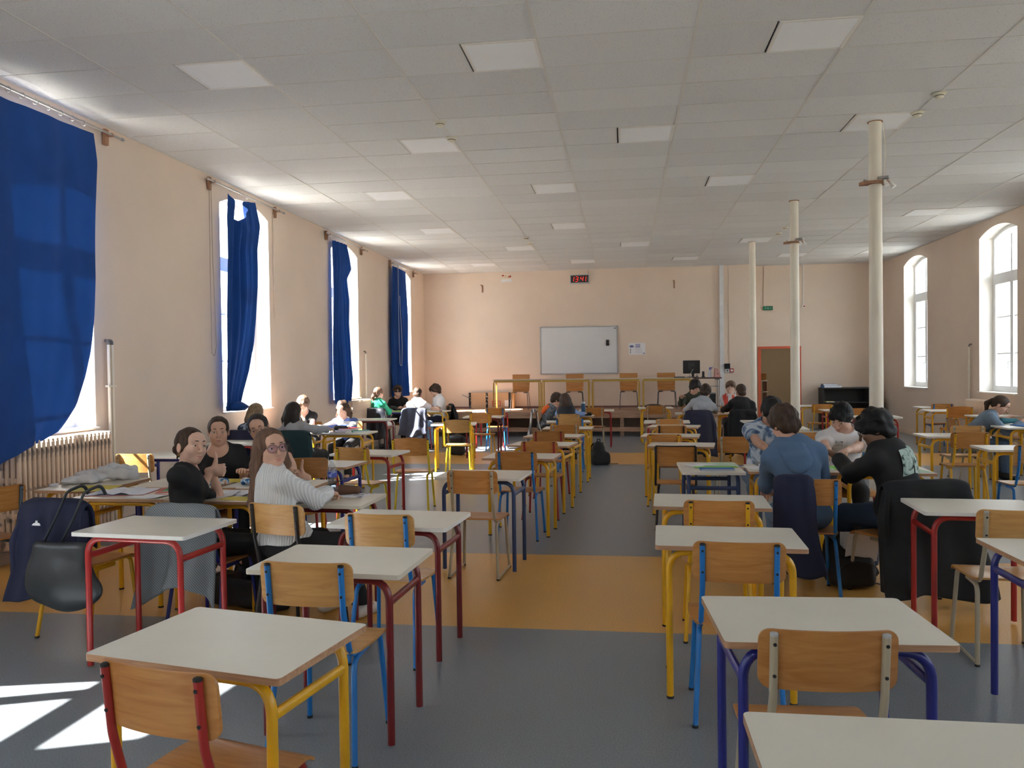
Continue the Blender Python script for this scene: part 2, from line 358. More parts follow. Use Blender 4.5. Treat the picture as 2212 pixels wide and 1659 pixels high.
def tile(x0, x1, y0, y1):
    w, d = round(x1-x0-0.016, 3), round(y1-y0-0.012, 3)
    if (w, d) not in tile_meshes:
        t = MB(); t.prism([(-w/2,-d/2),(w/2,-d/2),(w/2,d/2),(-w/2,d/2)], 0.012, 0.0, bevel=0.004); tile_meshes[(w,d)] = t.mesh('ceiling_tile', 30)
    o = obj('ceiling_tile', tile_meshes[(w,d)], ceiling, TILE, loc=((x0+x1)/2, (y0+y1)/2, ZC + random.uniform(-0.002, 0.002)))
PANEL = mat('light_panel', (0.93, 0.96, 0.99), 0.55, var=0.01); FRAMEW = mat('light_frame', (0.80,0.79,0.76), 0.4, var=0.02)
LROW = ['in the row nearest the camera', 'in the second row from the camera', 'in the third row from the camera', 'in the fourth row from the camera', 'in the fifth row from the camera', 'in the row by the far wall']
LCOL = {0:'over the window side', 1:'left of the aisle', 2:'just left of the aisle', 3:'above the aisle', 4:'right of the aisle', 5:'near the columns', 6:'beyond the columns', 7:'by the right-hand wall'}
pan_me = None
for j in range(-1, 27):
    y0, y1 = GY0+0.6*j, min(GY0+0.6*(j+1), YB)
    if y1-y0 < 0.1: y1 = YB + 0.02
    for i in range(len(xs)-1):
        x0, x1 = xs[i], xs[i+1]; k = i-1
        if (k, j) in LIGHTS and y1-y0 > 0.5:
            xm = (x0+x1)/2; tile(x0, xm, y0, y1)
            r = [2, 6, 10, 15, 19, 23].index(j)
            t = thing('ceiling_light', 'square %sceiling panel %s, %s' % ('flush ' if (k,j) in PLAIN else 'framed ', LROW[r], LCOL[k]), 'ceiling light', ((xm+x1)/2, (y0+y1)/2, ZC), 0, 'square ceiling light panels')
            if pan_me is None:
                p = MB(); p.box((0,0,0.002), (0.54,0.54,0.016)); pan_me = p.mesh('diffuser')
                p = MB()
                for a in (-1, 1): p.box((a*0.282,0,0.003), (0.024,0.59,0.022)); p.box((0,a*0.282,0.003), (0.54,0.024,0.022))
                fr_me = p.mesh('frame')
            obj('diffuser', pan_me, t, PANEL); obj('frame', fr_me, t, FRAMEW)
        else: tile(x0, x1, y0, y1)
# tiles over the right-hand recess and behind the camera
tile(XS, GX0+1.2*6, YB, YB2); tile(GX0+1.2*6, GX0+1.2*7, YB, YB2); tile(GX0+1.2*7, XR, YB, YB2)
b = MB(); b.add([(XL,YF,ZC),(XR,YF,ZC),(XR,GY0-0.6,ZC),(XL,GY0-0.6,ZC)], [(0,3,2,1)]); o = obj('ceiling_tiling', b.mesh('ceiling_tiling'), ceiling, TILE); o['kind'] = 'stuff'
rm = MB(); rm.box((0,0,0), (0.024, YB-GY0+0.6, 0.008)); rm = rm.mesh('main_runner')
for k in range(9): obj('main_runner', rm, ceiling, RAIL, loc=(GX0+1.2*k, (YB+GY0-0.6)/2, ZC-0.001))
rc_ = MB(); rc_.box((0,0,0), (XR-XL, 0.013, 0.006)); rc_ = rc_.mesh('cross_tee')
for j in range(-1, 27): obj('cross_tee', rc_, ceiling, RAIL, loc=((XL+XR)/2, GY0+0.6*j, ZC+0.001))
b = MB()
for x in (XL+0.012, XR-0.012): b.box((x, (YB+YF)/2, ZC-0.003), (0.024, YB-YF, 0.008))
b.box(((XL+XS)/2, YB-0.012, ZC-0.003), (XS-XL, 0.024, 0.008)); struct('wall_angle', b, RAIL, ceiling)

# ---------------------------------------------------------------- windows
UPVC = mat('window_frame_white', (0.82, 0.83, 0.84), 0.35, var=0.01); PANE = glass('window_glass')
def window(n, X, sgn, a, b_, lab):
    Xf = X + sgn*REV; w = b_-a; mb = MB()
    fw = 0.055
    def ring(inset, x, m=12):
        pts = [(a+inset, SILL+inset)]
        pts += [(a+inset+(w-2*inset)*k/m, arch(a, b_, (inset+(w-2*inset)*k/m)/w)[1]-inset) for k in range(m+1)]
        pts += [(b_-inset, SILL+inset)]; return [(x, p[0], p[1]) for p in pts]
    d = 0.035
    R = [ring(0.0, Xf-d), ring(fw, Xf-d), ring(fw, Xf+d), ring(0.0, Xf+d)]; nn = len(R[0])
    vs = [p for r in R for p in r]; fs = []
    for k in range(4):
        for i in range(nn): j = (i+1) % nn; fs.append((k*nn+i, k*nn+j, ((k+1)%4)*nn+j, ((k+1)%4)*nn+i))
    mb.add(vs, fs); root = struct('window_%d' % n, mb, UPVC, label=lab)
    ym = (a+b_)/2; p = MB(); p.box((Xf, ym, 3.125), (0.075, w-2*fw+0.01, 0.13)); obj('transom', p.mesh('transom'), root, UPVC)
    for c, hw in (((a+fw+ym)/2, (ym-a-fw)/2), ((b_-fw+ym)/2, (b_-fw-ym)/2)):
        z0, z1 = SILL+fw, 3.06; p = MB()
        for s_ in (-1, 1): p.box((Xf-sgn*0.01, c+s_*(hw-0.027), (z0+z1)/2), (0.06, 0.054, z1-z0))
        p.box((Xf-sgn*0.01, c, z0+0.035), (0.06, 2*hw-0.1, 0.07)); p.box((Xf-sgn*0.01, c, z1-0.03), (0.06, 2*hw-0.1, 0.06)); obj('casement', p.mesh('casement'), root, UPVC)
        for zz in (1.76, 2.41): p = MB(); p.box((Xf, c, zz), (0.02, 2*hw-0.1, 0.024)); obj('glazing_bar', p.mesh('glazing_bar'), root, UPVC)
        for (za, zb) in ((z0+0.07, 1.748), (1.772, 2.398), (2.422, z1-0.06)):
            p = MB(); p.box((Xf+sgn*0.005, c, (za+zb)/2), (0.006, 2*hw-0.1, zb-za)); obj('pane', p.mesh('pane'), root, PANE)
    p = MB(); p.box((Xf-sgn*0.01, ym, 3.47), (0.06, 0.05, 0.72)); obj('mullion', p.mesh('mullion'), root, UPVC)
    for (ya, yb) in ((a+fw, ym-0.025), (ym+0.025, b_-fw)):
        m_ = 8; top = [(ya+(yb-ya)*k/m_, arch(a, b_, (ya+(yb-ya)*k/m_-a)/w)[1]-fw) for k in range(m_+1)]
        ol = [(ya, 3.19)] + [(yb, 3.19)] + top[::-1]; p = MB(); p.prism(ol, Xf+sgn*0.002, Xf+sgn*0.008, axis='X'); obj('pane', p.mesh('pane'), root, PANE)
    p = MB(); p.tube(fillet([(Xf-sgn*0.035, ym+0.03, 1.62), (Xf-sgn*0.085, ym+0.03, 1.62), (Xf-sgn*0.085, ym+0.03, 1.48)], 0.015), 0.010, 8); obj('handle', p.mesh('handle'), root, UPVC)
    # board on the sill, proud of the wall
    p = MB(); p.box((X - sgn*0.02 + sgn*0.13, ym, SILL+0.008), (0.30, w+0.02, 0.02)); obj('window_sill', p.mesh('window_sill'), root, REVEAL)
    # daylight enters here: a portal guides the sky's own light
    pl = bpy.data.lights.new('portal', 'AREA'); pl.shape = 'RECTANGLE'; pl.size = w; pl.size_y = APEX-SILL; pl.cycles.is_portal = True
    po = bpy.data.objects.new('portal', pl); COL.objects.link(po); po.location = (X+sgn*0.46, ym, (SILL+APEX)/2)
    po.rotation_euler = Vector((-sgn, 0, 0)).to_track_quat('-Z', 'Z').to_euler()
LL = ['rearmost window of the curtained wall', 'second window from the rear on the curtained wall', 'window behind the camera on the curtain side', 'window just behind the camera on the curtain side', 'arched window behind the wide blue curtain', 'arched window with the blue curtain bunched and torn from its rings', 'arched window beside the curly-haired student', 'arched window nearest the far corner on the curtain side']
LR = ['rearmost arched window of the uncurtained wall', 'second arched window from the rear on the uncurtained wall', 'arched uncurtained window behind the camera', 'arched uncurtained window beside the camera', 'arched uncurtained window ahead of the camera', 'arched uncurtained window before the lone student', 'arched uncurtained window above the radiator of the lone student', 'arched uncurtained window in the far right corner']
for i, (a, b_) in enumerate(WL): window(i+1, XL, -1, a, b_, LL[i])
for i, (a, b_) in enumerate(WR): window(i+9, XR, 1, a, b_, LR[i])
# pale ground outside that throws daylight up to the ceiling
b = MB(); b.add([(-70,-60,-1.2),(XL-0.6,-60,-1.2),(XL-0.6,90,-1.2),(-70,90,-1.2)], [(0,1,2,3)]); b.add([(XR+0.6,-60,-1.2),(80,-60,-1.2),(80,90,-1.2),(XR+0.6,90,-1.2)], [(0,1,2,3)])
struct('ground', b, mat('pale_gravel', (0.46,0.44,0.40), 0.95, var=0.12, vscale=2), label='pale sunlit ground outside the windows')
b = MB(); b.box(((XL+XR)/2, (YF+24.6)/2, 5.0), (XR-XL+1.4, 24.6-YF+0.8, 0.2)); b.box((4.2,22.9,3.0),(3.4,3.6,0.1)); struct('roof', b, mat('roof_slab', (0.3,0.3,0.3), 0.9))
b = MB(); b.box((XL-0.49, (YF+YB)/2, 4.65), (0.06, YB-YF+1, 0.7)); b.box((XR+0.49, (YF+YB)/2, 4.65), (0.06, YB-YF+1, 0.7)); b.box(((XL+XR)/2, YF-0.2, 4.65), (XR-XL+1,0.06,0.7)); b.box(((XL+XR)/2, 21.2, 4.65), (XR-XL+1,0.06,0.7)); struct('parapet', b, MATS['roof_slab'])

# ---------------------------------------------------------------- stage at the far end
PLANK = wood('stage_planks', (0.30, 0.165, 0.10), (0.46, 0.29, 0.19), 0.55, 'X', 0.8, 0.0)
SZ, SY0, SX1 = 0.58, 18.6, 2.30
stage = thing('stage', 'low wooden stage of brown planks along the far wall', 'stage', (0, 0, 0))
n = 13; pw = (YB-0.02-SY0)/n
pm = MB(); pm.prism(rrect(SX1-XL-0.03, pw-0.006, 0.004, 1), 0, 0.028); pm = pm.mesh('plank')
for i in range(n): obj('plank', pm, stage, PLANK, loc=((XL+SX1)/2, SY0+pw*(i+0.5), SZ-0.028+random.uniform(-0.001,0.001)))
b = MB(); b.box(((XL+SX1)/2, SY0+0.02, SZ-0.09), (SX1-XL-0.04, 0.03, 0.12)); obj('fascia', b.mesh('fascia'), stage, PLANK)
b = MB(); b.box(((XL+SX1)/2, SY0+0.06, 0.16), (SX1-XL-0.04, 0.03, 0.10)); obj('lower_rail', b.mesh('lower_rail'), stage, PLANK)
lm = MB(); lm.box((0,0,(SZ-0.03)/2), (0.09,0.09,SZ-0.03)); lm = lm.mesh('leg')
for x in (-5.05, -3.4, -1.75, -0.05, 1.15, 2.2): obj('leg', lm, stage, PLANK, loc=(x, SY0+0.14, 0))
b = MB(); b.box(((XL+XS)/2, YB-0.01, SZ+0.02), (XS-XL, 0.02, 0.05)); struct('baseboard_stage', b, mat('dark_skirting', (0.20,0.10,0.08), 0.6))
# ---------------------------------------------------------------- fixtures
STEEL = mat('dull_steel', (0.42,0.41,0.40), 0.35, 0.9, var=0.08); RUST = mat('rusty_rod', (0.30,0.15,0.07), 0.6, 0.3, var=0.2)
BLOCK = wood('bracket_wood', (0.24,0.12,0.06), (0.38,0.20,0.11), 0.6, 'Z')
BLUE = mat('curtain_blue', (0.003, 0.045, 0.215), 0.9, var=0.10, vscale=3, bump=0.15, bscale=300, trans=0.022)
BLACKP = mat('black_plastic', (0.012,0.012,0.014), 0.45, var=0.05)
CORD = mat('cord', (0.45,0.36,0.28), 0.8)
def poly_at(pl, t):
    d = [0]
    for i in range(1, len(pl)): d.append(d[-1]+math.hypot(pl[i][0]-pl[i-1][0], pl[i][1]-pl[i-1][1]))
    s = t*d[-1]
    for i in range(1, len(pl)):
        if s <= d[i] or i == len(pl)-1:
            u = (s-d[i-1])/max(1e-9, d[i]-d[i-1]); u = min(max(u, 0), 1)
            return (pl[i-1][0]+(pl[i][0]-pl[i-1][0])*u, pl[i-1][1]+(pl[i][1]-pl[i-1][1])*u)
def curtain(label, y0, y1, Lp, Rp, folds, amp, nring, Xt=-5.12, Xb=-5.10, notch=0.0, seed=0, ring_span=None):
    rod = thing('curtain_rod', label[1], 'curtain rod', (-5.12, (y0+y1)/2, 4.03), 0, 'curtain rods over the left-hand windows')
    p = MB(); p.tube([(0, y0-(y0+y1)/2, 0), (0, y1-(y0+y1)/2, 0)], 0.011, 10); obj('rod', p.mesh('rod'), rod, STEEL)
    p = MB(); p.box((-0.07,0,-0.02), (0.035,0.05,0.16)); p.box((-0.03,0,0), (0.08,0.03,0.03)); bm = p.mesh('bracket')
    for yy in (y0+0.16, y1-0.18): obj('bracket', bm, rod, BLOCK, loc=(0, yy-(y0+y1)/2, 0))
    p = MB(); p.lathe([(0.004,-0.03),(0.016,-0.02),(0.016,0.0),(0.010,0.02)], 10); fm = p.mesh('finial')
    for s_, yy in ((1, y0), (-1, y1)): obj('finial', fm, rod, STEEL, loc=(0, yy-(y0+y1)/2, 0), rot=(s_*PI/2, 0, 0))
    p = MB(); p.tube([(0.024*math.cos(2*PI*k/14), 0, 0.024*math.sin(2*PI*k/14)-0.012) for k in range(14)], 0.003, 6, closed=True); rg = p.mesh('ring')
    ra, rb = ring_span or (Lp[0][0], Rp[0][0])
    for k in range(nring): obj('ring', rg, rod, STEEL, loc=(0, ra+(rb-ra)*(k+0.3)/nring-(y0+y1)/2, 0), rot=(0.2,0,random.uniform(-.3,.3)))
    rnd = random.Random(seed); ph = [rnd.uniform(0, 6.28) for _ in range(6)]
    def fn(u, v):
        a = poly_at(Lp, v); b_ = poly_at(Rp, v); y = a[0]+(b_[0]-a[0])*u; z = a[1]+(b_[1]-a[1])*u
        z -= notch*max(0, 1-abs(u-0.42)/0.42)**0.8*(1-v)**6
        w = amp*(0.65+0.35*math.sin(3.1*v+ph[0]))
        x = Xt+(Xb-Xt)*v + w*math.sin(2*PI*folds*u+ph[1]+0.9*math.sin(2.2*v+ph[2])) + 0.45*w*math.sin(2*PI*folds*2.3*u+ph[3]+1.7*v) + 0.012*math.sin(9*v+5*u+ph[4])
        return (x, y+0.012*math.sin(7*v+ph[5])*(u-0.5), z)
    mb = MB(); mb.grid(fn, 90, 60); o = obj('curtain', mb.mesh('curtain', 180), None, BLUE)
    tag(o, label[0], 'curtain', 'blue curtains')
curtain(('blue curtain bunched at the side of the window beside the camera', 'curtain rod over the window just behind the camera'), 1.35, 3.80, [(2.55,3.95),(2.70,3.2),(2.85,2.6),(2.95,1.8),(2.88,1.02)], [(3.45,3.95),(3.42,1.0)], 8, 0.045, 9, seed=3)
curtain(('wide blue curtain drawn across the nearest window, its hem tucked onto the radiator', 'curtain rod with a full row of rings over the nearest window'), 5.25, 7.66, [(5.42,3.93),(5.44,2.5),(5.46,0.80)], [(7.16,3.95),(7.20,3.68),(7.17,3.36),(7.12,2.9),(7.08,2.54),(7.0,2.13),(6.92,1.82),(6.83,1.58),(6.70,1.32),(6.56,1.18),(6.46,1.10)], 2.6, 0.010, 11, Xb=-4.985, seed=1)
curtain(('blue curtain bunched and half torn from its rings at the second window', 'curtain rod with two rings left over the second window'), 9.36, 11.62, [(9.86,3.96),(9.79,3.62),(9.79,3.08),(9.76,2.6),(9.71,2.11),(9.67,1.63),(9.65,1.10)], [(10.54,3.97),(10.64,3.66),(10.52,3.31),(10.53,2.79),(10.49,2.34),(10.42,2.01),(10.24,1.63),(10.05,1.35),(9.92,1.10)], 3.2, 0.05, 2, Xb=-5.08, notch=0.42, seed=8, ring_span=(9.80,10.72))
curtain(('narrow blue curtain with a loose corner at the third window', 'curtain rod over the third window, cord hanging beside'), 13.38, 15.62, [(13.70,3.95),(13.66,3.27),(13.62,2.44),(13.58,1.02)], [(14.40,3.96),(14.56,3.75),(14.66,3.54),(14.38,3.33),(14.46,2.93),(14.40,2.49),(14.49,1.79),(14.59,1.44),(14.42,1.0)], 5, 0.045, 8, seed=5)
curtain(('straight blue curtain at the far window behind the student in dark glasses', 'curtain rod over the far corner window'), 17.28, 19.60, [(17.36,3.95),(17.28,3.16),(17.25,2.02),(17.25,1.0)], [(18.52,3.95),(18.50,2.93),(18.48,1.82),(18.48,1.0)], 7, 0.04, 11, seed=6)
p = MB(); p.lathe([(0.03,-0.02),(0.11,-0.03),(0.13,0.02),(0.10,0.07),(0.04,0.09)], 14, sx=1.0, sy=1.25); rnd = random.Random(2)
p.v = [(x+0.02*math.sin(9*y+3*z*20), y+0.02*math.sin(17*x+z*30), z) for x, y, z in p.v]
o = obj('curtain_hem', p.mesh('curtain_hem', 180), None, BLUE, loc=(-5.06, 9.88, 1.13)); tag(o, 'blue curtain end heaped on the sill of the second window', 'curtain', 'blue curtains')
# cords
def cord(label, pts, r=0.004, m=None):
    p = MB(); p.tube(pts, r, 6); o = obj('cord', p.mesh('cord', 180), None, m or CORD); return tag(o, label, 'cord')
cord('thin looped pull cord on the wall before the second window', fillet([(-5.19,9.52,3.97),(-5.19,9.50,3.0),(-5.19,9.50,1.86),(-5.19,9.56,1.80),(-5.19,9.62,1.95),(-5.19,9.57,3.0),(-5.19,9.56,3.97)], 0.05))
cord('pale pull cord looping down in front of the far curtain', fillet([(-5.03,17.5,3.98),(-5.03,17.5,2.2),(-5.03,17.55,1.72),(-5.03,17.7,1.70),(-5.03,17.75,2.2),(-5.03,17.6,3.3)], 0.08), 0.006, mat('white_cord', (0.6,0.6,0.6), 0.7))
cord('painted cable on the wall after the second window', [(-5.205,11.40,3.98),(-5.205,11.40,3.2),(-5.205,11.41,2.4)], 0.007, WALL)

# radiators
RAD = mat('radiator_cream', (0.70,0.55,0.42), 0.5, var=0.12, vscale=9)
WORN = blotch('radiator_worn', [(0.70,0.55,0.42),(0.70,0.55,0.42),(0.70,0.55,0.42),(0.66,0.52,0.40),(0.20,0.17,0.15)], 9, 0.5, 1.0, 0.2)
def radiator(label, x, y0, y1, z0=0.13, z1=1.045, m=RAD):
    n = int(round((y1-y0)/0.056)); pitch = (y1-y0)/n; root = thing('radiator', label, 'radiator', (x, (y0+y1)/2, 0), 0, 'cast iron radiators')
    s = MB()
    for k in range(4): s.prism(rrect(0.038, 0.036, 0.015, 3, cx=-0.082+0.0547*k), z0+0.02, z1-0.02, bevel=0.006)
    for za, zb in ((z0, z0+0.08), (0.40,0.445), (0.70,0.745), (z1-0.07, z1)): s.prism(rrect(0.20, 0.030, 0.014, 3), za, zb, bevel=0.008)
    s.box((0,0,z0+0.04), (0.05, pitch, 0.05)); s.box((0,0,z1-0.05), (0.05, pitch, 0.05)); sm = s.mesh('section', 40)
    for k in range(n): obj('section', sm, root, m, loc=(0, (k+0.5-n/2)*pitch, 0))
    f = MB(); f.box((0,0,z0/2), (0.08,0.04,z0)); fm = f.mesh('foot')
    for k in (1, n-2): obj('foot', fm, root, m, loc=(0, (k+0.5-n/2)*pitch, 0))
    return root
radiator('worn cream cast iron radiator under the wide blue curtain', -5.085, 5.95, 7.19, m=WORN)
radiator('cream cast iron radiator with sunlit top under the third window', -5.085, 14.20, 15.30)
radiator('cream cast iron radiator behind the lone student in grey-blue', 6.31, 14.45, 15.62, z1=0.94)
def riser(label, x, y, ztop, n, sx, zb=0.0):
    root = thing('heating_pipe', label, 'pipe', (x, y, 0), 0, 'vertical heating pipes')
    for k in range(n):
        p = MB(); p.tube([(0, k*0.055, zb), (0, k*0.055, ztop)], 0.016, 10); obj('pipe', p.mesh('pipe'), root, CREAM)
        p = MB(); p.tube(fillet([(0,k*0.055,ztop-0.01),(0,k*0.055,ztop+0.04),(-sx*0.07,k*0.055+0.03,ztop+0.05)], 0.03), 0.015, 8); obj('elbow', p.mesh('elbow'), root, mat('pipe_end_grey', (0.16,0.15,0.14), 0.5))
    p = MB(); p.box((0,(n-1)*0.0275,ztop-0.42), (0.04, 0.055*n+0.02, 0.02)); obj('clip', p.mesh('clip'), root, CREAM)
riser('pair of cream heating pipes between the first two windows', XL+0.05, 7.42, 1.90, 2, 1)
riser('single cream heating pipe after the third window', XL+0.05, 15.55, 1.95, 1, 1)
riser('single cream heating pipe beside the right-hand radiator', XR-0.05, 15.84, 1.90, 1, -1)

# columns with their leftover brackets
for i, (yy, lab) in enumerate(((8.81,'nearest cream iron column with a curved wooden bracket'), (12.80,'middle cream iron column with a bent clamp'), (16.83,'farthest and plainest cream iron column'))):
    t = thing('column', lab, 'column', (2.63, yy, 0), 0, 'cream iron columns')
    p = MB(); p.lathe([(0.073,0),(0.071,0.8),(0.066,2.6),(0.062,ZC-0.002)], 24); obj('shaft', p.mesh('shaft'), t, CREAM)
    p = MB(); p.lathe([(0.075,ZC-0.012),(0.078,ZC-0.001)], 24); obj('collar', p.mesh('collar'), t, RUST)
    if i == 2: continue
    p = MB(); p.prism([(0.12*math.cos(a)*1.35, 0.10*math.sin(a)) for a in [k*PI*1.25/16-0.4+PI for k in range(17)]] + [(0.066*math.cos(a), 0.066*math.sin(a)) for a in [PI*1.25-0.4+PI-k*PI*1.25/16 for k in range(17)]], 3.475, 3.505)
    o = obj('bracket', p.mesh('bracket'), t, BLOCK); o.rotation_euler = (0, 0, 0)
    p = MB(); p.tube([(0.0,-0.075,3.53),(0.10,-0.075,3.54),(0.13,-0.02,3.54),(0.10,0.075,3.54),(-0.05,0.085,3.53),(-0.10,0.03,3.53)], 0.014, 8); obj('clamp', p.mesh('clamp'), t, STEEL)
    p = MB(); p.tube([(0.06,-0.10,3.50),(0.08,-0.12,3.44)], [0.012,0.028], 10); p.tube([(0.12,-0.06,3.50),(0.16,-0.08,3.43)], [0.012,0.026], 10); obj('spotlight', p.mesh('spotlight'), t, WHITE)
    if i == 0: p = MB(); p.tube([(0.07,-0.02,4.12),(0.10,-0.02,3.8),(0.075,-0.02,3.53)], 0.004, 6); obj('cable', p.mesh('cable'), t, CREAM)
# smoke detectors
IVORY = mat('ivory_plastic', (0.76,0.72,0.58), 0.4, var=0.03)
dl = ['left of the aisle nearest the camera', 'left of the aisle just behind the nearest one', 'above the nearest column, closer to the camera', 'above the nearest column, farther from the camera', 'far left of the aisle, nearer of two', 'far left of the aisle, farther of two', 'above the middle column, nearer of two', 'above the middle column, farther of two']
p = MB(); p.lathe([(0.052,0.0),(0.052,-0.012),(0.044,-0.02),(0.044,-0.028),(0.030,-0.042),(0.012,-0.046)], 20); dm = p.mesh('housing')
p = MB(); p.lathe([(0.046,-0.021),(0.046,-0.0265)], 20); dv = p.mesh('vent')
p = MB(); p.lathe([(0.066,0.001),(0.066,-0.006)], 20); db = p.mesh('base')
for (k, yy), l in zip(((2,8.01),(2,8.57),(6,8.01),(6,8.57),(2,15.3),(2,15.95),(6,15.2),(6,15.85)), dl):
    t = thing('smoke_detector', 'round ivory smoke detector on the ceiling ' + l, 'smoke detector', (GX0+1.2*k, yy, ZC-0.005), 0, 'smoke detectors')
    obj('base', db, t, IVORY); obj('housing', dm, t, IVORY); obj('vent', dv, t, BLACKP)

# ---------------------------------------------------------------- things on the far wall
ALU = mat('brushed_aluminium', (0.45,0.46,0.48), 0.35, 0.8, var=0.04)
t = thing('whiteboard', 'white magnetic board in a grey metal frame on the far wall', 'whiteboard', (-1.14, YB, 2.06))
p = MB(); p.box((0,-0.012,0), (1.94,0.02,1.18)); obj('panel', p.mesh('panel'), t, mat('board_enamel', (0.66,0.68,0.70), 0.18, var=0.02, vscale=1.5))
for nm, c, d in (('frame',(0,-0.015,0.6),(2.0,0.03,0.03)),('frame',(0,-0.015,-0.6),(2.0,0.03,0.03)),('frame',(-0.985,-0.015,0),(0.03,0.03,1.2)),('frame',(0.985,-0.015,0),(0.03,0.03,1.2))): p = MB(); p.box(c, d); obj(nm, p.mesh(nm), t, ALU)
p = MB(); p.box((0.93,-0.024,0.55), (0.05,0.004,0.022)); obj('badge', p.mesh('badge'), t, mat('badge_grey', (0.10,0.10,0.11), 0.5))
p = MB(); p.prism(rrect(0.075,0.15,0.012), -0.055, -0.023, axis='Y'); o = obj('eraser', p.mesh('eraser'), None, BLACKP, loc=(-0.40, YB, 2.24)); tag(o, 'black board eraser stuck on the whiteboard', 'eraser')
# digital clock: 13 41
t = thing('digital_clock', 'grey cased digital wall clock reading 13 41 in red digits', 'clock', (-1.095, YB, 3.885))
p = MB(); p.prism(rrect(0.50,0.235,0.012), -0.06, 0.0, axis='Y', bevel=0.004); obj('case', p.mesh('case'), t, mat('clock_case', (0.50,0.50,0.50), 0.4))
p = MB(); p.box((0,-0.062,0), (0.455,0.006,0.185)); obj('screen', p.mesh('screen'), t, mat('clock_screen', (0.035,0.035,0.037), 0.25))
RED7 = emit('red_led', (0.9, 0.045, 0.03), 1.1)
SEG = {'1':'bc','3':'abgcd','4':'fgbc'}
def digit(ch, cx):
    p = MB(); w, h, th = 0.062, 0.122, 0.011
    def q(x, z): return (cx + x + 0.13*z, -0.066, z)
    def bar(x0,z0,x1,z1): 
        p.tube([q(x0,z0), q(x1,z1)], th/2, 4)
    for s_ in SEG[ch]:
        {'a':lambda: bar(-w/2+.008,h/2,w/2-.008,h/2),'g':lambda: bar(-w/2+.008,0,w/2-.008,0),'d':lambda: bar(-w/2+.008,-h/2,w/2-.008,-h/2),'b':lambda: bar(w/2,h/2-.006,w/2,.006),'c':lambda: bar(w/2,-.006,w/2,-h/2+.006),'f':lambda: bar(-w/2,h/2-.006,-w/2,.006)}[s_]()
    obj('digit', p.mesh('digit'), t, RED7)
for ch, cx in (('1',-0.175),('3',-0.075),('4',0.060),('1',0.130)): digit(ch, cx)
p = MB(); p.tube([(0.22,-0.02,0.115),(0.215,-0.015,0.25)], 0.004, 6); obj('cable', p.mesh('cable'), t, MATS['pipe_end_grey'])
# fire instruction sign
t = thing('fire_sign', 'small white and yellow sign with red pictograms high on the far wall', 'sign', (-3.0, YB, 3.97))
p = MB(); p.box((0,-0.004,0), (0.29,0.008,0.205)); obj('plate', p.mesh('plate'), t, mat('sign_white', (0.70,0.70,0.70), 0.5))
p = MB(); p.box((0,-0.009,0.035), (0.28,0.003,0.125)); obj('upper_field', p.mesh('upper_field'), t, mat('sign_cream', (0.70,0.62,0.46), 0.5))
SR = mat('sign_red', (0.45,0.035,0.03), 0.5)
for c, d in (((-0.09,-0.011,0.065),(0.06,0.003,0.035)),((0.085,-0.011,0.03),(0.085,0.003,0.03)),((0.105,-0.011,0.055),(0.03,0.003,0.03)),((-0.02,-0.011,0.055),(0.014,0.003,0.02)),((-0.02,-0.011,0.02),(0.014,0.003,0.02))): p = MB(); p.box(c, d); obj('pictogram', p.mesh('pictogram'), t, SR)
# notice
t = thing('notice', 'white landscape notice with a blue oval and heading beside the whiteboard', 'poster', (0.345, YB, 2.07))
p = MB(); p.box((0,-0.002,0), (0.42,0.004,0.30)); obj('sheet', p.mesh('sheet'), t, mat('paper_white', (0.78,0.78,0.80), 0.7, var=0.02))
VIO = mat('print_violet', (0.16,0.17,0.40), 0.7); GREYP = mat('print_grey', (0.42,0.42,0.48), 0.7)
p = MB(); p.prism([(-0.135+0.055*math.cos(a*PI/12), 0.065+0.03*math.sin(a*PI/12)) for a in range(24)], -0.0055, -0.004, axis='Y'); obj('oval', p.mesh('oval'), t, VIO)
for k in range(4): p = MB(); p.box((0.02,-0.005,0.115-0.026*k), (0.13-0.012*(k%2),0.002,0.014)); obj('heading_line', p.mesh('heading_line'), t, VIO)
for k in range(5): p = MB(); p.box((0.04,-0.005,-0.005-0.024*k), (0.20-0.03*(k%3),0.002,0.005)); obj('text_line', p.mesh('text_line'), t, GREYP)
for k in range(3): p = MB(); p.box((-0.165,-0.005,-0.01-0.042*k), (0.022,0.002,0.022)); obj('icon', p.mesh('icon'), t, mat('print_black', (0.05,0.05,0.05), 0.7))
p = MB(); p.box((0.17,-0.005,-0.115), (0.035,0.002,0.03)); obj('logo', p.mesh('logo'), t, VIO)
# hooks
for x, z, l in ((-3.64,3.73,'left'), (1.29,3.71,'right')):
    t = thing('wall_hook', 'small ochre bracket high on the far wall, %s of the clock' % l, 'hook', (x, YB, z), 0, 'wall hooks')
    p = MB(); p.box((0,-0.01,-0.03), (0.03,0.02,0.18)); obj('plate', p.mesh('plate'), t, BLOCK); p = MB(); p.tube([(0,-0.01,0.05),(0.0,-0.06,0.07),(-0.04,-0.07,0.065)], 0.01, 6); obj('hook', p.mesh('hook'), t, BLOCK)
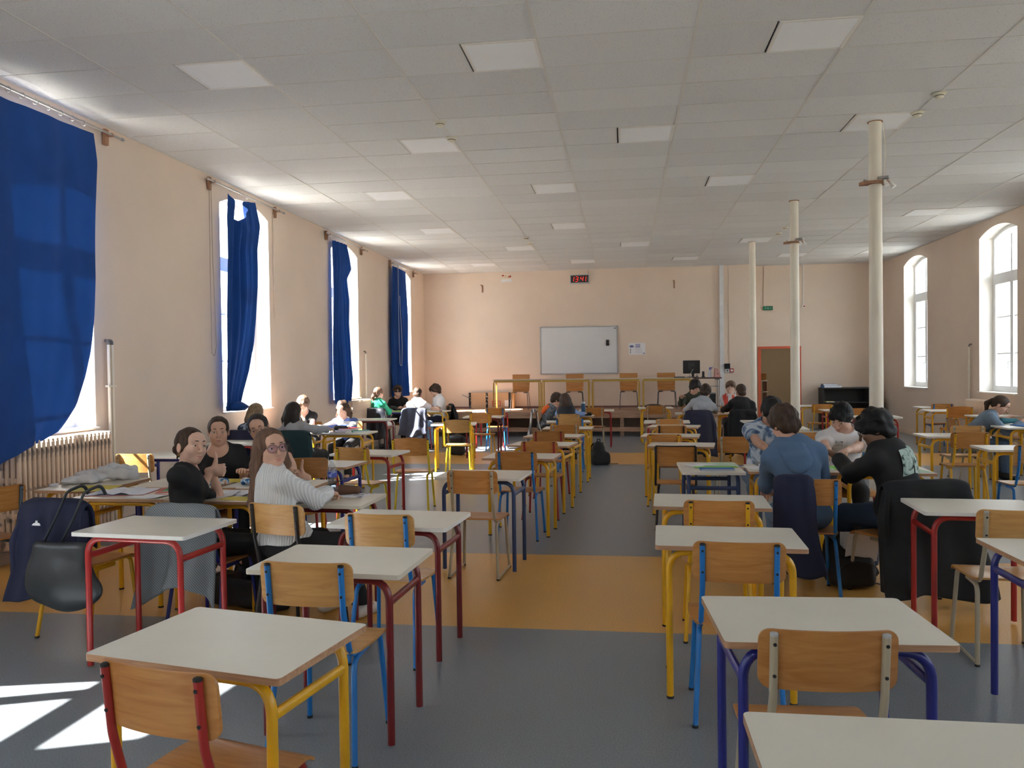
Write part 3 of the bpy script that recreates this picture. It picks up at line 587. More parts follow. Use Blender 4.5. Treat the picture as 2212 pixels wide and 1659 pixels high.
# trunking, cable, loudspeaker, sockets
p = MB(); p.box((0,-0.03,0), (0.10,0.06,ZC-0.62)); o = obj('cable_trunking', p.mesh('cable_trunking'), None, mat('trunking_white', (0.70,0.71,0.72), 0.4), loc=(2.45, YB, (ZC+0.60)/2)); tag(o, 'white vertical cable trunking on the far wall right of the board', 'trunking')
p = MB(); p.box((0,-0.008,0), (0.022,0.016,ZC-1.66)); o = obj('cable_duct', p.mesh('cable_duct'), None, WALL, loc=(2.64, YB, (ZC+1.66)/2)); tag(o, 'thin painted cable duct above the black loudspeaker', 'trunking')
t = thing('loudspeaker', 'small black loudspeaker box on the far wall', 'loudspeaker', (2.575, YB, 1.60)); p = MB(); p.prism(rrect(0.13,0.13,0.012), -0.10, 0, axis='Y'); obj('cabinet', p.mesh('cabinet'), t, BLACKP); p = MB(); p.prism(rrect(0.11,0.11,0.01), -0.106, -0.10, axis='Y'); obj('grille', p.mesh('grille'), t, mat('speaker_grille', (0.02,0.02,0.022), 0.9))
t = thing('wall_socket', 'white double socket under the black loudspeaker', 'socket', (2.58, YB, 1.485)); p = MB(); p.box((0,-0.02,0), (0.10,0.04,0.09)); obj('plate', p.mesh('plate'), t, WHITE); p = MB(); p.lathe([(0.018,0),(0.018,0.004)], 12); o = obj('outlet', p.mesh('outlet'), t, BLACKP, loc=(0,-0.04,0), rot=(PI/2,0,0))
t = thing('fire_alarm_button', 'red fire alarm call point beside the white socket', 'alarm button', (2.685, YB, 1.49)); p = MB(); p.prism(rrect(0.10,0.10,0.01), -0.045, 0, axis='Y', bevel=0.004); obj('housing', p.mesh('housing'), t, SR); p = MB(); p.box((0,-0.047,0), (0.06,0.004,0.05)); obj('plate', p.mesh('plate'), t, WHITE)
t = thing('exit_sign', 'green emergency exit sign above the open doorway', 'exit sign', (3.645, YB2, 3.055)); p = MB(); p.prism(rrect(0.24,0.10,0.01), -0.04, 0, axis='Y'); obj('case', p.mesh('case'), t, mat('exit_green', (0.015,0.16,0.085), 0.35))
EW = mat('exit_white', (0.35,0.55,0.42), 0.5)
for c, d in (((-0.06,-0.042,0.0),(0.05,0.004,0.012)),((-0.06,-0.042,0.018),(0.014,0.004,0.02)),((0.0,-0.042,0.0),(0.03,0.004,0.04)),((0.07,-0.042,0.0),(0.05,0.004,0.016))): p = MB(); p.box(c, d); obj('pictogram', p.mesh('pictogram'), t, EW)
p = MB(); p.tube([(-0.11,-0.008,0.06),(-0.10,-0.008,1.07)], 0.006, 6); obj('cable', p.mesh('cable'), t, mat('cable_brown', (0.45,0.30,0.20), 0.7))
t = thing('alarm_sounder', 'small white alarm box with red label high right of the doorway', 'alarm', (4.51, YB2, 3.08)); p = MB(); p.box((0,-0.02,0), (0.085,0.04,0.06)); obj('case', p.mesh('case'), t, WHITE); p = MB(); p.box((0.015,-0.042,0.005), (0.045,0.004,0.03)); obj('label_plate', p.mesh('label_plate'), t, SR); p = MB(); p.box((0,-0.01,0.55), (0.016,0.02,1.03)); obj('cable_duct', p.mesh('cable_duct'), t, WHITE)
# ---------------------------------------------------------------- school desks
PC = {'yellow': (0.74,0.39,0.012), 'red': (0.36,0.022,0.020), 'maroon': (0.17,0.012,0.014), 'navy': (0.018,0.022,0.19), 'steelblue': (0.03,0.055,0.15), 'blue': (0.015,0.17,0.50), 'beige': (0.40,0.34,0.24),
      'lime': (0.66,0.48,0.012), 'black': (0.025,0.02,0.018), 'white': (0.62,0.62,0.60), 'slate': (0.07,0.11,0.15), 'teal': (0.05,0.12,0.16), 'crimson': (0.34,0.025,0.02)}
PAINT = {k: mat('tube_' + k, v, 0.28, var=0.10, vscale=5, spec=0.5) for k, v in PC.items()}
LAM = mat('desk_laminate', (0.67,0.64,0.565), 0.33, var=0.03, vscale=4, bump=0.03, bscale=400)
LAMB = mat('desk_laminate_beige', (0.64,0.585,0.49), 0.33, var=0.03, vscale=4, bump=0.03, bscale=400)
EDGE = {'brown': wood('edge_beech', (0.36,0.19,0.10), (0.50,0.29,0.16), 0.5, 'X', 2.0), 'pale': mat('edge_pale', (0.66,0.60,0.50), 0.5, var=0.04), 'white': mat('edge_white', (0.74,0.72,0.68), 0.5, var=0.03)}
RUBBER = mat('rubber_foot', (0.03,0.03,0.03), 0.7)
TW, TD, TT, TZ = 0.70, 0.50, 0.021, 0.75
def _top(w, d, t):
    p = MB(); ol = rrect(w, d, 0.018, 4); p.prism(ol, -t, -0.001, 1); p.prism(rrect(w-0.002, d-0.002, 0.017, 4), -0.001, 0.0, 1, top_mi=0); return p.mesh('tabletop', 30)
me_top = _top(TW, TD, TT)
LX, LY, LR_ = 0.285, 0.195, 0.0165; ZT = TZ-TT-LR_-0.002; BR = 0.10
p = MB(); p.tube([(-(LX-BR),0,0),((LX-BR),0,0)], LR_, 12, cap=True); me_rail = p.mesh('top_rail')
def _leg(sx):
    p = MB(); pts = fillet([(-sx*BR,0,ZT),(0,0,ZT),(0,0,0.012)], BR, 8); p.tube(pts, LR_, 12); return p.mesh('leg')
me_leg = {1: _leg(1), -1: _leg(-1)}
p = MB(); p.tube([(0,-LY,0),(0,LY,0)], 0.013, 10, flat=1.35); me_bar = p.mesh('side_bar')
p = MB(); p.lathe([(0.0178,0),(0.0178,0.009),(0.0165,0.011)], 12); me_foot = p.mesh('foot_cap')
DESKS = []
def desk(label, cx, cy, rz, color, edge='brown', group='single desks', top=None, caps=True, hscale=1.0):
    t = thing('school_desk', label, 'desk', (cx, cy, 0), math.radians(rz), group); m = PAINT[color]
    obj('tabletop', me_top, t, [top or LAM, EDGE[edge]], loc=(0,0,TZ))
    for sy in (-1, 1):
        obj('top_rail', me_rail, t, m, loc=(0, sy*LY, ZT))
        for sx in (-1, 1):
            obj('leg', me_leg[sx], t, m, loc=(sx*LX, sy*LY, 0))
            if caps and color == 'yellow': obj('foot_cap', me_foot, t, RUBBER, loc=(sx*LX, sy*LY, 0))
    for sx in (-1, 1): obj('side_bar', me_bar, t, m, loc=(sx*LX, 0, 0.615))
    DESKS.append(t); return t
def desk_nl(label, nl, rz, color, edge='brown', **k):
    """placed by its near left corner"""
    a = math.radians(rz); c, s = math.cos(a), math.sin(a); return desk(label, nl[0]+0.35*c-0.25*s, nl[1]+0.35*s+0.25*c, rz, color, edge, **k)
# --- left of the aisle, row beside the window groups
desk_nl('white-topped desk with yellow tube frame and brown edge, nearest the camera on the left', (-1.64,2.20), -10.8, 'yellow', 'brown', top=LAM)
desk_nl('white-topped desk with dark maroon frame, second from the camera left of the aisle', (-1.63,3.22), -3, 'maroon', 'pale')
desk_nl('white-topped desk with red frame right of the girl in the white sweater', (-1.65,4.21), -5, 'maroon', 'white')
desk_nl('white-topped desk with bright red frame in front of the grey checked jacket', (-2.97,3.90), -5, 'red', 'white')
desk('beige-topped desk with yellow frame against the worn radiator, pale cloth heaped on it', -4.08, 5.66, 90, 'yellow', 'brown', top=LAMB)
desk_nl('beige-topped desk with yellow frame carrying the open notebooks', (-3.79,4.98), -1, 'yellow', 'brown', top=LAMB)
desk_nl('beige-topped desk with yellow frame at the elbow of the girl in profile', (-3.08,4.94), -3, 'yellow', 'brown', top=LAMB)
desk_nl('beige-topped desk with maroon frame carrying the water bottle', (-2.345,4.83), -2, 'maroon', 'pale', top=LAMB)
desk_nl('beige-topped desk with yellow sheets before the girl facing the camera', (-3.70,5.49), 0, 'navy', 'brown', top=LAMB)
desk_nl('beige-topped desk before the girl in round glasses', (-2.97,5.47), 0, 'yellow', 'brown', top=LAMB)
desk_nl('white-topped desk with navy frame behind the girl in the white sweater', (-3.14,6.80), -5, 'navy', 'brown')
desk('white-topped desk with navy frame under the wall between the first two windows', -4.72, 7.78, 0, 'navy', 'white')
desk_nl('white-topped desk with red frame behind the girl facing the camera', (-5.02,8.95), -4, 'red', 'white')
desk_nl('white-topped desk with red frame behind the yellow chair lit along its edge', (-3.01,7.81), -6, 'red', 'white')
desk_nl('desk with yellow frame heaped with pencil cases and books, third group by the windows', (-4.17,10.40), -2, 'yellow', 'pale', top=LAMB)
desk_nl('desk with yellow frame beside the wall in the third window group', (-4.88,10.43), -2, 'yellow', 'pale', top=LAMB)
desk_nl('white-topped desk with maroon frame beside the sunlit radiator', (-4.72,13.3), 0, 'maroon', 'white')
desk_nl('sunlit white desk with yellow frame and H-shaped ends', (-2.98,12.05), 8, 'yellow', 'white')
desk_nl('white-topped desk with maroon frame behind the H-ended yellow desk', (-2.86,13.92), 2, 'maroon', 'white')
desk_nl('sunlit white desk nearest the stage on the left', (-3.05,15.85), -4, 'red', 'white')
desk_nl('desk with green sheet at the back left group', (-5.05,16.02), -3, 'navy', 'pale', top=LAMB)
desk_nl('desk with yellow H-shaped end in the back left group', (-4.34,15.98), -3, 'yellow', 'pale', top=LAMB)
# --- just left of the aisle
G2 = 'desks in the row just left of the aisle'
desk_nl('white-topped desk with dark blue frame, first of the row just left of the aisle', (-1.50,6.14), -4.5, 'steelblue', 'white', group=G2)
desk_nl('yellow-framed desk, second of the row just left of the aisle', (-1.36,7.48), -5, 'yellow', group=G2)
desk_nl('yellow-framed desk, third of the row just left of the aisle', (-1.30,8.76), -10, 'yellow', group=G2)
desk_nl('yellow-framed desk, fourth of the row just left of the aisle', (-1.26,9.86), -9, 'yellow', group=G2)
desk_nl('yellow-framed desk, fifth of the row just left of the aisle', (-1.15,11.11), -2, 'yellow', group=G2)
desk_nl('yellow-framed desk, sixth of the row just left of the aisle', (-1.21,12.42), 5, 'yellow', group=G2)
desk_nl('yellow-framed desk with the tall blue flask', (-1.23,13.97), -1, 'yellow', group=G2, top=LAMB)
desk_nl('red-framed desk behind the tall blue flask', (-0.90,15.9), 0, 'red', 'white', group=G2)
# --- right of the aisle
G3 = 'desks in the row just right of the aisle'
desk('white-topped desk cut by the lower right corner of the picture', 0.63, 1.75, 0, 'navy', 'brown', group=G3)
desk_nl('white-topped desk with dark blue frame and brown edge, nearest whole desk on the right', (0.30,2.50), 3, 'navy', 'brown', group=G3)
desk_nl('white-topped desk with yellow frame, behind the blue-framed one on the right', (0.14,3.83), -2.5, 'yellow', 'brown', group=G3)
desk_nl('white-topped desk with yellow frame beside the navy jacket, right of the aisle', (0.17,4.91), -3, 'yellow', 'brown', group=G3)
desk('dark blue framed desk turned sideways with green sheets and a blue book', 0.71, 6.86, 90, 'steelblue', 'white', group=G3)
desk_nl('yellow-framed desk behind the dark-rimmed chair', (0.24,8.66), -8, 'yellow', group=G3)
desk_nl('yellow-framed desk, second beyond the dark-rimmed chair', (0.19,9.86), -8, 'yellow', group=G3)
desk_nl('yellow-framed desk, third beyond the dark-rimmed chair', (0.32,11.45), -11, 'yellow', group=G3)
desk_nl('yellow-framed desk, fourth beyond the dark-rimmed chair', (0.30,12.44), -3, 'red', 'white', group=G3)
desk_nl('yellow-framed desk with a dark cap lying on it near the stage', (0.32,16.80), 3, 'yellow', 'white', group=G3)
# --- right-hand groups
G4 = 'desks pushed together for the group on the right'
desk_nl('beige-topped desk with yellow frame under the papers of the student in tie-dye', (0.985,6.57), -3, 'yellow', 'brown', group=G4, top=LAMB)
desk_nl('beige-topped desk with green folders before the student in the white shirt', (1.69,6.53), -3, 'yellow', 'brown', group=G4, top=LAMB)
desk_nl('white-topped desk with navy frame cut by the right edge of the picture', (1.68,3.62), 0, 'navy', 'brown')
desk_nl('white-topped desk with red frame behind the chair with floor runners', (1.70,4.82), -3, 'red', 'white')
desk_nl('yellow-framed desk before the blue-posted chair at the right edge', (3.52,8.30), -2, 'yellow', 'pale')
desk_nl('yellow-framed desk behind the tall yellow-posted chair on the right', (3.49,9.80), 0, 'yellow', 'pale')
desk_nl('yellow-framed desk under the books of the lone student in grey-blue', (4.92,11.08), 0, 'yellow', 'pale')
desk_nl('second desk of the lone student, farther along the right wall', (4.90,11.62), 0, 'yellow', 'pale')
desk_nl('pale desk by the right-hand radiator', (5.53,13.45), 0, 'yellow', 'white')
desk_nl('yellow-framed desk in the far right corner, nearer of two', (5.42,15.12), 0, 'yellow', 'white')
desk_nl('yellow-framed desk in the far right corner, farther of two', (5.68,16.25), 0, 'yellow', 'white')
desk_nl('red-framed desk before the blue-posted chair, right of the nearest column', (3.70,13.42), -3, 'red', 'white')
desk_nl('red-framed desk in front of the black cabinet', (3.70,15.45), 0, 'red', 'white')
desk_nl('yellow-framed desk beside the doorway', (3.62,17.2), 0, 'yellow', 'white')
desk_nl('pale desk behind the student in blue hoodie, nearer of two', (1.74,10.10), -3, 'yellow', 'pale')
desk_nl('pale desk behind the student in blue hoodie, farther of two', (1.74,11.02), -3, 'yellow', 'pale')
desk_nl('red-framed desk behind the student in tie-dye', (1.80,12.35), 0, 'red', 'white')
desk_nl('desk under the arms of the student in the grey hoodie', (0.92,14.62), -2, 'yellow', 'pale', top=LAMB)
desk_nl('desk under the arms of the student in the black jacket', (1.64,14.62), -3, 'yellow', 'pale', top=LAMB)

# ---------------------------------------------------------------- school chairs
PLY = wood('beech_ply', (0.42,0.165,0.035), (0.54,0.25,0.068), 0.38, 'X', 1.2, 0.25)
PLY2 = wood('beech_ply_pale', (0.50,0.245,0.072), (0.62,0.345,0.115), 0.36, 'X', 1.2, 0.25)
RIV = mat('screw_black', (0.01,0.01,0.01), 0.5); CAPG = mat('cap_grey', (0.42,0.43,0.44), 0.5)
def _seat():
    p = MB(); nu, nv = 14, 14
    def fn(u, v, dz=0.0):
        x = (u-0.5)*2; y = (v-0.5)*2
        # squircle outline, a little narrower behind
        sx = x*math.sqrt(1-0.18*y*y); sy = y*math.sqrt(1-0.18*x*x)
        w = 0.195*(1.0+0.05*y); X = sx*w*1.06; Y = sy*0.192*1.06 + 0.005
        z = 0.455 - 0.012*math.exp(-(X*X+(Y+0.03)**2)/0.012) - 0.035*max(0, (Y-0.13)/0.07)**2 + 0.010*max(0,(-Y-0.12)/0.07)**2
        return (X, Y, z+dz)
    p.grid(lambda u, v: fn(u, v), nu, nv); p.grid(lambda u, v: fn(u, v, -0.011), nu, nv, flip=True)
    n = (nu+1)*(nv+1); ring = [i for i in range(nu+1)] + [j*(nu+1)+nu for j in range(1, nv+1)] + [nv*(nu+1)+i for i in range(nu-1, -1, -1)] + [j*(nu+1) for j in range(nv-1, 0, -1)]
    for a, b_ in zip(ring, ring[1:]+ring[:1]): p.f.append((a, n+a, n+b_, b_)); p.m.append(0)
    return p.mesh('seat', 50)
def _back(w=0.395, z0=0.655, z1=0.835, y=-0.20, curve=0.030, crown=0.0, r=0.035):
    """curved plywood back: rounded outline bent about a vertical axis, leaning back"""
    p = MB(); n = 16; ol = rrect(w, z1-z0, r, 5, 0, (z0+z1)/2)
    def bend(x, z, t):
        zz = z + (crown*(1-(2*x/w)**2) if z > (z0+z1)/2 else 0)
        return (x, y - curve*(1-(2*x/w)**2) - 0.10*(zz-z0) + t, zz)
    zf = (0,0.008,0.03,0.07,0.13,0.20,0.35,0.5,0.65,0.80,0.87,0.93,0.97,0.992,1.0); rows = len(zf)-1
    for side, t in ((0, 0.0), (1, -0.010)):
        vs = []; 
        for j in range(rows+1):
            z = z0+(z1-z0)*zf[j]; h = min(z-z0, z1-z); hw = w/2 - (r-math.sqrt(max(0, r*r-(r-h)**2)) if h < r else 0)
            for i in range(n+1): vs.append(bend(-hw+2*hw*i/n, z, t))
        fs = []
        for j in range(rows):
            for i in range(n):
                a = j*(n+1)+i; q = (a, a+1, a+n+2, a+n+1); fs.append(q[::-1] if side == 0 else q)
        p.add(vs, fs)
    N_ = (rows+1)*(n+1); ring = [i for i in range(n+1)] + [j*(n+1)+n for j in range(1, rows+1)] + [rows*(n+1)+i for i in range(n-1, -1, -1)] + [j*(n+1) for j in range(rows-1, 0, -1)]
    for a, b_ in zip(ring, ring[1:]+ring[:1]): p.f.append((a, b_, N_+b_, N_+a)); p.m.append(0)
    return p.mesh('backrest', 50)
me_seat = _seat(); me_back = {'std': _back(), 'wrap': _back(0.41, 0.645, 0.83, -0.195, 0.045, 0.018, 0.02), 'rim': _back(0.39, 0.66, 0.83, -0.20, 0.03, 0.0, 0.012)}
CR = 0.0122
POST = {'std': -0.2195, 'wrap': -0.2100, 'rim': -0.2170}
def post_y(k, z): return POST[k] - CR + 0.004 - 0.10*(z-0.655)
def _upright(sx, px, k):
    p = MB(); pts = fillet([(sx*px,post_y(k,0.822),0.822),(sx*px,post_y(k,0.63),0.63),(sx*(px+0.006),-0.170,0.437),(sx*0.165,0.135,0.437)], [0.2,0.06], 7); p.tube(pts, CR, 10); return p.mesh('upright')
def _fleg(sx):
    p = MB(); pts = fillet([(sx*0.165,0.09,0.437),(sx*0.168,0.165,0.432),(sx*0.190,0.205,0.008)], 0.05, 7); p.tube(pts, CR, 10); return p.mesh('leg')
def _rleg(sx):
    p = MB(); pts = fillet([(sx*0.160,0.03,0.413),(sx*0.168,-0.145,0.413),(sx*0.192,-0.215,0.008)], 0.06, 7); p.tube(pts, CR, 10); return p.mesh('leg')
me_up = {(k, s): _upright(s, px, k) for k, px in (('std',0.157),('wrap',0.198),('rim',0.19)) for s in (1,-1)}
me_fl = {s: _fleg(s) for s in (1,-1)}; me_rl = {s: _rleg(s) for s in (1,-1)}
p = MB(); p.lathe([(0.0128,-0.004),(0.0128,0.003),(0.008,0.006)], 10); me_cap = p.mesh('end_cap')
p = MB(); p.lathe([(0.0135,0),(0.0135,0.012)], 10); me_cf = p.mesh('foot_cap')
p = MB(); p.lathe([(0.0055,0),(0.0055,0.003)], 8); me_riv = p.mesh('screw')
p = MB(); p.tube([(-0.16,0.0,0),(0.16,0.0,0)], 0.010, 8); me_cross = p.mesh('crossbar')
p = MB(); p.tube([(0,-0.215,0),(0,0.205,0)], 0.008, 8); me_run = p.mesh('runner')
def _rim():
    p = MB(); p.tube([(-0.19+0.38*k/12, -0.232-0.03*(1-((k-6)/6)**2), 0.832) for k in range(13)], 0.006, 8); return p.mesh('top_rim')
me_rim = _rim()
def chair(label, bx, by, rz, color, style='std', ply=None, group='school chairs', cap=None, runner=False, detail=True, zs=1.0):
    """bx, by: where the backrest stands; rz = 0 looks away from the camera (+Y)"""
    a = math.radians(rz); t = thing('school_chair', label, 'chair', (bx - 0.240*math.sin(a), by + 0.240*math.cos(a), 0), a, group); m = PAINT[color]; t.scale = (1, 1, zs)
    obj('seat', me_seat, t, ply or PLY); obj('backrest', me_back[style], t, ply or PLY)
    k = 'wrap' if style == 'wrap' else style; px = {'std':0.157,'wrap':0.198,'rim':0.19}[style]
    for s in (1, -1):
        u = obj('upright', me_up[(k, s)], t, m); obj('leg', me_fl[s], t, m); obj('leg', me_rl[s], t, m)
        obj('end_cap', me_cap, u, CAPG if cap == 'grey' else RIV, loc=(s*px, post_y(k, 0.823), 0.823))
        if detail:
            for z in (0.795, 0.70): obj('screw', me_riv, u, RIV, loc=(s*px, post_y(k, z)-CR+0.0012, z), rot=(PI/2+0.1,0,0))
            obj('foot_cap', me_cf, t, RIV, loc=(s*0.190, 0.205, 0)); obj('foot_cap', me_cf, t, RIV, loc=(s*0.192, -0.215, 0))
        if runner: obj('runner', me_run, t, m, loc=(s*0.191, 0, 0.012))
    obj('crossbar', me_cross, t, m, loc=(0, 0.03, 0.430))
    if style == 'rim': obj('top_rim', me_rim, t, m)
    return t
chair('wooden chair with red uprights, nearest the camera on the left', -1.23, 1.91, -13, 'crimson')
chair('wooden chair with blue frame, second from the camera left of the aisle', -1.28, 3.03, -2, 'blue', ply=PLY2)
chair('wooden chair with blue frame beside the girl in the white sweater', -1.31, 4.09, -5, 'blue', ply=PLY2)
chair('wooden chair with dark brown frame under the girl in the white sweater', -2.02, 4.36, -15, 'black', ply=PLY2)
chair('wooden chair with beige frame at the dark blue desk left of the aisle', -1.15, 5.90, -4, 'beige', cap='grey', runner=True)
G5 = 'chairs in the row just left of the aisle'
chair('wooden chair with blue uprights, second of the row just left of the aisle', -1.00, 7.28, -4, 'blue', group=G5)
chair('wooden chair with red uprights, third of the row just left of the aisle', -0.89, 8.30, -4, 'crimson', group=G5)
chair('wooden chair with red uprights, fourth of the row just left of the aisle', -0.92, 9.66, -4, 'crimson', group=G5)
chair('wooden chair with beige uprights, fifth of the row just left of the aisle', -0.80, 10.72, -2, 'beige', cap='grey', group=G5)
chair('pale wooden chair with blue side posts, sixth of the row just left of the aisle', -0.83, 12.2, 0, 'blue', 'wrap', PLY2, G5)
chair('wooden chair under the student in the dark vest', -0.93, 13.28, 0, 'beige', ply=PLY2)
chair('wooden chair with beige post just right of the blue flask', -0.58, 15.45, 0, 'beige', cap='grey')
chair('wooden chair with a grey and white jacket, side on to the camera', -1.56, 14.32, -80, 'white')
chair('wooden chair with curved back and sunlit yellow side posts', -2.50, 11.76, 4, 'lime', 'wrap', PLY2)
chair('wooden chair with yellow uprights at the maroon desk near the stage', -2.50, 13.72, 0, 'yellow')
chair('wooden chair with blue uprights nearest the stage on the left', -2.52, 15.45, 0, 'blue')
chair('yellow-framed wooden chair lit along its left edge', -2.72, 7.66, -10, 'lime', ply=PLY2)
chair('yellow-framed wooden chair with wide curved back standing free', -2.37, 8.62, 4, 'lime', 'wrap')
G6 = 'chairs in the row just right of the aisle'
chair('wooden chair with beige uprights and grey caps, nearest on the right', 0.58, 2.38, 3, 'beige', cap='grey', group=G6)
chair('wooden chair with blue frame, second from the camera on the right', 0.49, 3.54, -2, 'blue', group=G6)
chair('wooden chair with yellow frame, third from the camera on the right', 0.53, 4.63, -3, 'yellow', group=G6)
chair('dark-rimmed wooden chair behind the sideways blue desk', 0.49, 7.83, -3, 'black', 'rim', group=G6)
chair('wooden chair with yellow uprights behind the dark-rimmed one', 0.45, 9.18, -5, 'yellow', group=G6)
chair('wooden chair with dark uprights, second beyond the dark-rimmed one', 0.61, 10.55, -5, 'black', group=G6)
chair('wooden chair with beige uprights, third beyond the dark-rimmed one', 0.66, 11.9, -3, 'beige', cap='grey', group=G6)
chair('wooden chair with beige uprights near the stage, at the desk with the cap', 0.63, 16.10, 4, 'beige', cap='grey', group=G6)
chair('wooden chair with beige post left of the student in tie-dye', 1.20, 8.85, 0, 'beige', cap='grey')
chair('orange wooden chair with blue post under the student in the blue hoodie', 1.24, 5.55, -3, 'blue')
chair('wooden chair under the student in the black printed sweatshirt', 1.95, 5.60, 28, 'beige', zs=0.96)
chair('wooden chair with beige frame and floor runners at the right edge', 2.02, 4.42, -4, 'beige', cap='grey', runner=True, ply=PLY2)
chair('wooden chair with blue post at the right edge, farther back', 3.78, 7.92, -2, 'blue', ply=PLY2)
chair('wooden chair with tall yellow posts and seat in full view on the right', 3.78, 9.36, -4, 'yellow')
chair('wooden chair with beige post beyond the tall yellow-posted one', 4.15, 10.35, -4, 'beige', cap='grey', ply=PLY2)
chair('wooden chair with curved back and yellow posts in the far right corner', 5.78, 14.75, -3, 'yellow', 'wrap')
chair('wooden chair with blue uprights in the far right corner', 5.95, 15.95, 0, 'blue')
chair('wooden chair behind the lone student in grey-blue', 6.05, 13.0, 60, 'beige')
chair('wooden chair under the lone student in grey-blue', 4.50, 11.75, -90, 'beige')
chair('wooden chair with blue post beside the nearest column', 3.92, 13.12, -14, 'blue')
chair('orange wooden chair behind the nearest column', 3.98, 14.55, 0, 'yellow')
chair('orange wooden chair with yellow posts beside the doorway', 3.84, 16.2, 0, 'yellow')
chair('wooden chair with beige post behind the blue hoodie', 2.02, 9.42, 0, 'beige', cap='grey')
chair('wooden chair with yellow post behind the tie-dye shirt', 2.16, 12.05, 0, 'yellow')
chair('wooden chair with pale posts by the wall, sun on its back', -4.66, 7.02, 0, 'beige', cap='grey', ply=PLY2)
chair('yellow-legged chair hung with the navy jacket and black bag', -3.37, 4.32, -6, 'yellow')
chair('chair with dark blue legs hung with the grey checked jacket', -2.66, 4.54, -6, 'navy', zs=0.93)
chair('pale wooden chair under the girl facing the camera', -3.28, 6.62, 176, 'beige', ply=PLY2)
chair('wooden chair under the girl in round glasses', -2.80, 6.72, 190, 'red')
chair('slate-framed chair cut by the left edge of the picture', -4.28, 4.92, 70, 'slate')
chair('wooden chair under the dark-haired student with the green coat', -4.10, 9.50, -6, 'yellow')
chair('wooden chair under the student in the patterned top', -4.82, 9.56, 0, 'red')
chair('wooden chair under the short-haired student in the sun', -4.76, 11.62, 180, 'black')
chair('wooden chair under the student in the striped jumper', -4.14, 11.66, 180, 'black')
chair('wooden chair under the girl in green', -4.86, 15.10, 0, 'black')
chair('wooden chair under the student in dark glasses', -4.93, 17.32, 180, 'black')
chair('red-legged chair under the sunlit white shirt', -4.06, 15.15, -4, 'crimson')
chair('wooden chair under the curly-haired student by the stage', -3.72, 16.72, 115, 'black')
chair('wooden chair under the student in the olive jacket', 1.32, 16.0, 180, 'black')
chair('wooden chair under the student in the grey hoodie', 1.24, 13.66, -3, 'blue')
chair('wooden chair under the student in the red and white jacket', 2.06, 15.96, 180, 'black')
chair('wooden chair under the student in the black jacket', 1.96, 13.70, -5, 'yellow')
chair('wooden chair under the student in tie-dye', 1.42, 7.98, 178, 'beige')
chair('wooden chair under the student in the white shirt', 2.02, 7.90, 184, 'red')
# ---------------------------------------------------------------- implicit shapes for bodies, clothes, bags
F4 = np.float32
def V3(*a): return np.array(a, dtype=np.float64)
def unit(v): v = np.asarray(v, float); n = np.linalg.norm(v); return v/n if n > 1e-9 else v
class Cone:
    """tapered round limb from a to b; sq flattens it along axis ax"""
    def __init__(s, a, b, ra, rb): s.a = np.asarray(a, float); s.b = np.asarray(b, float); s.ra = ra; s.rb = rb; s.c = (s.a+s.b)/2; s.R = np.linalg.norm(s.b-s.a)/2+max(ra, rb)
    def d(s, P):
        a = s.a.astype(F4); ab = (s.b-s.a).astype(F4); w = P-a; t = np.clip(w@ab/F4(max(1e-9, ab@ab)), 0, 1); q = w-t[:,None]*ab
        return np.sqrt(np.einsum('ij,ij->i', q, q)) - (F4(s.ra)+F4(s.rb-s.ra)*t)
class Ell:
    def __init__(s, c, r, M=None): s.c = np.asarray(c, float); s.r = np.asarray(r, float); s.M = np.eye(3) if M is None else np.asarray(M, float); s.R = s.r.max()
    def d(s, P):
        q = ((P-s.c.astype(F4))@s.M.T.astype(F4))/s.r.astype(F4); k0 = np.sqrt(np.einsum('ij,ij->i', q, q)); q = q/s.r.astype(F4); k1 = np.sqrt(np.einsum('ij,ij->i', q, q)); return k0*(k0-1)/np.maximum(k1, 1e-9)
class RBox:
    def __init__(s, c, h, r, M=None): s.c = np.asarray(c, float); s.h = np.asarray(h, float)-r; s.r = r; s.M = np.eye(3) if M is None else np.asarray(M, float); s.R = np.linalg.norm(h)
    def d(s, P):
        q = np.abs((P-s.c.astype(F4))@s.M.T.astype(F4))-s.h.astype(F4); return np.sqrt((np.maximum(q, 0)**2).sum(1)) + np.minimum(q.max(1), 0) - s.r
class Plane:
    """keeps the side the normal points away from"""
    def __init__(s, p, n): s.p = np.asarray(p, float); s.n = unit(n); s.c = None
    def d(s, P): return (P-s.p.astype(F4))@s.n.astype(F4)
def smin(a, b, k):
    if k <= 0: return np.minimum(a, b)
    h = np.clip(0.5+0.5*(b-a)/k, 0, 1); return b*(1-h)+a*h-k*h*(1-h)
def smax(a, b, k): return -smin(-a, -b, k)
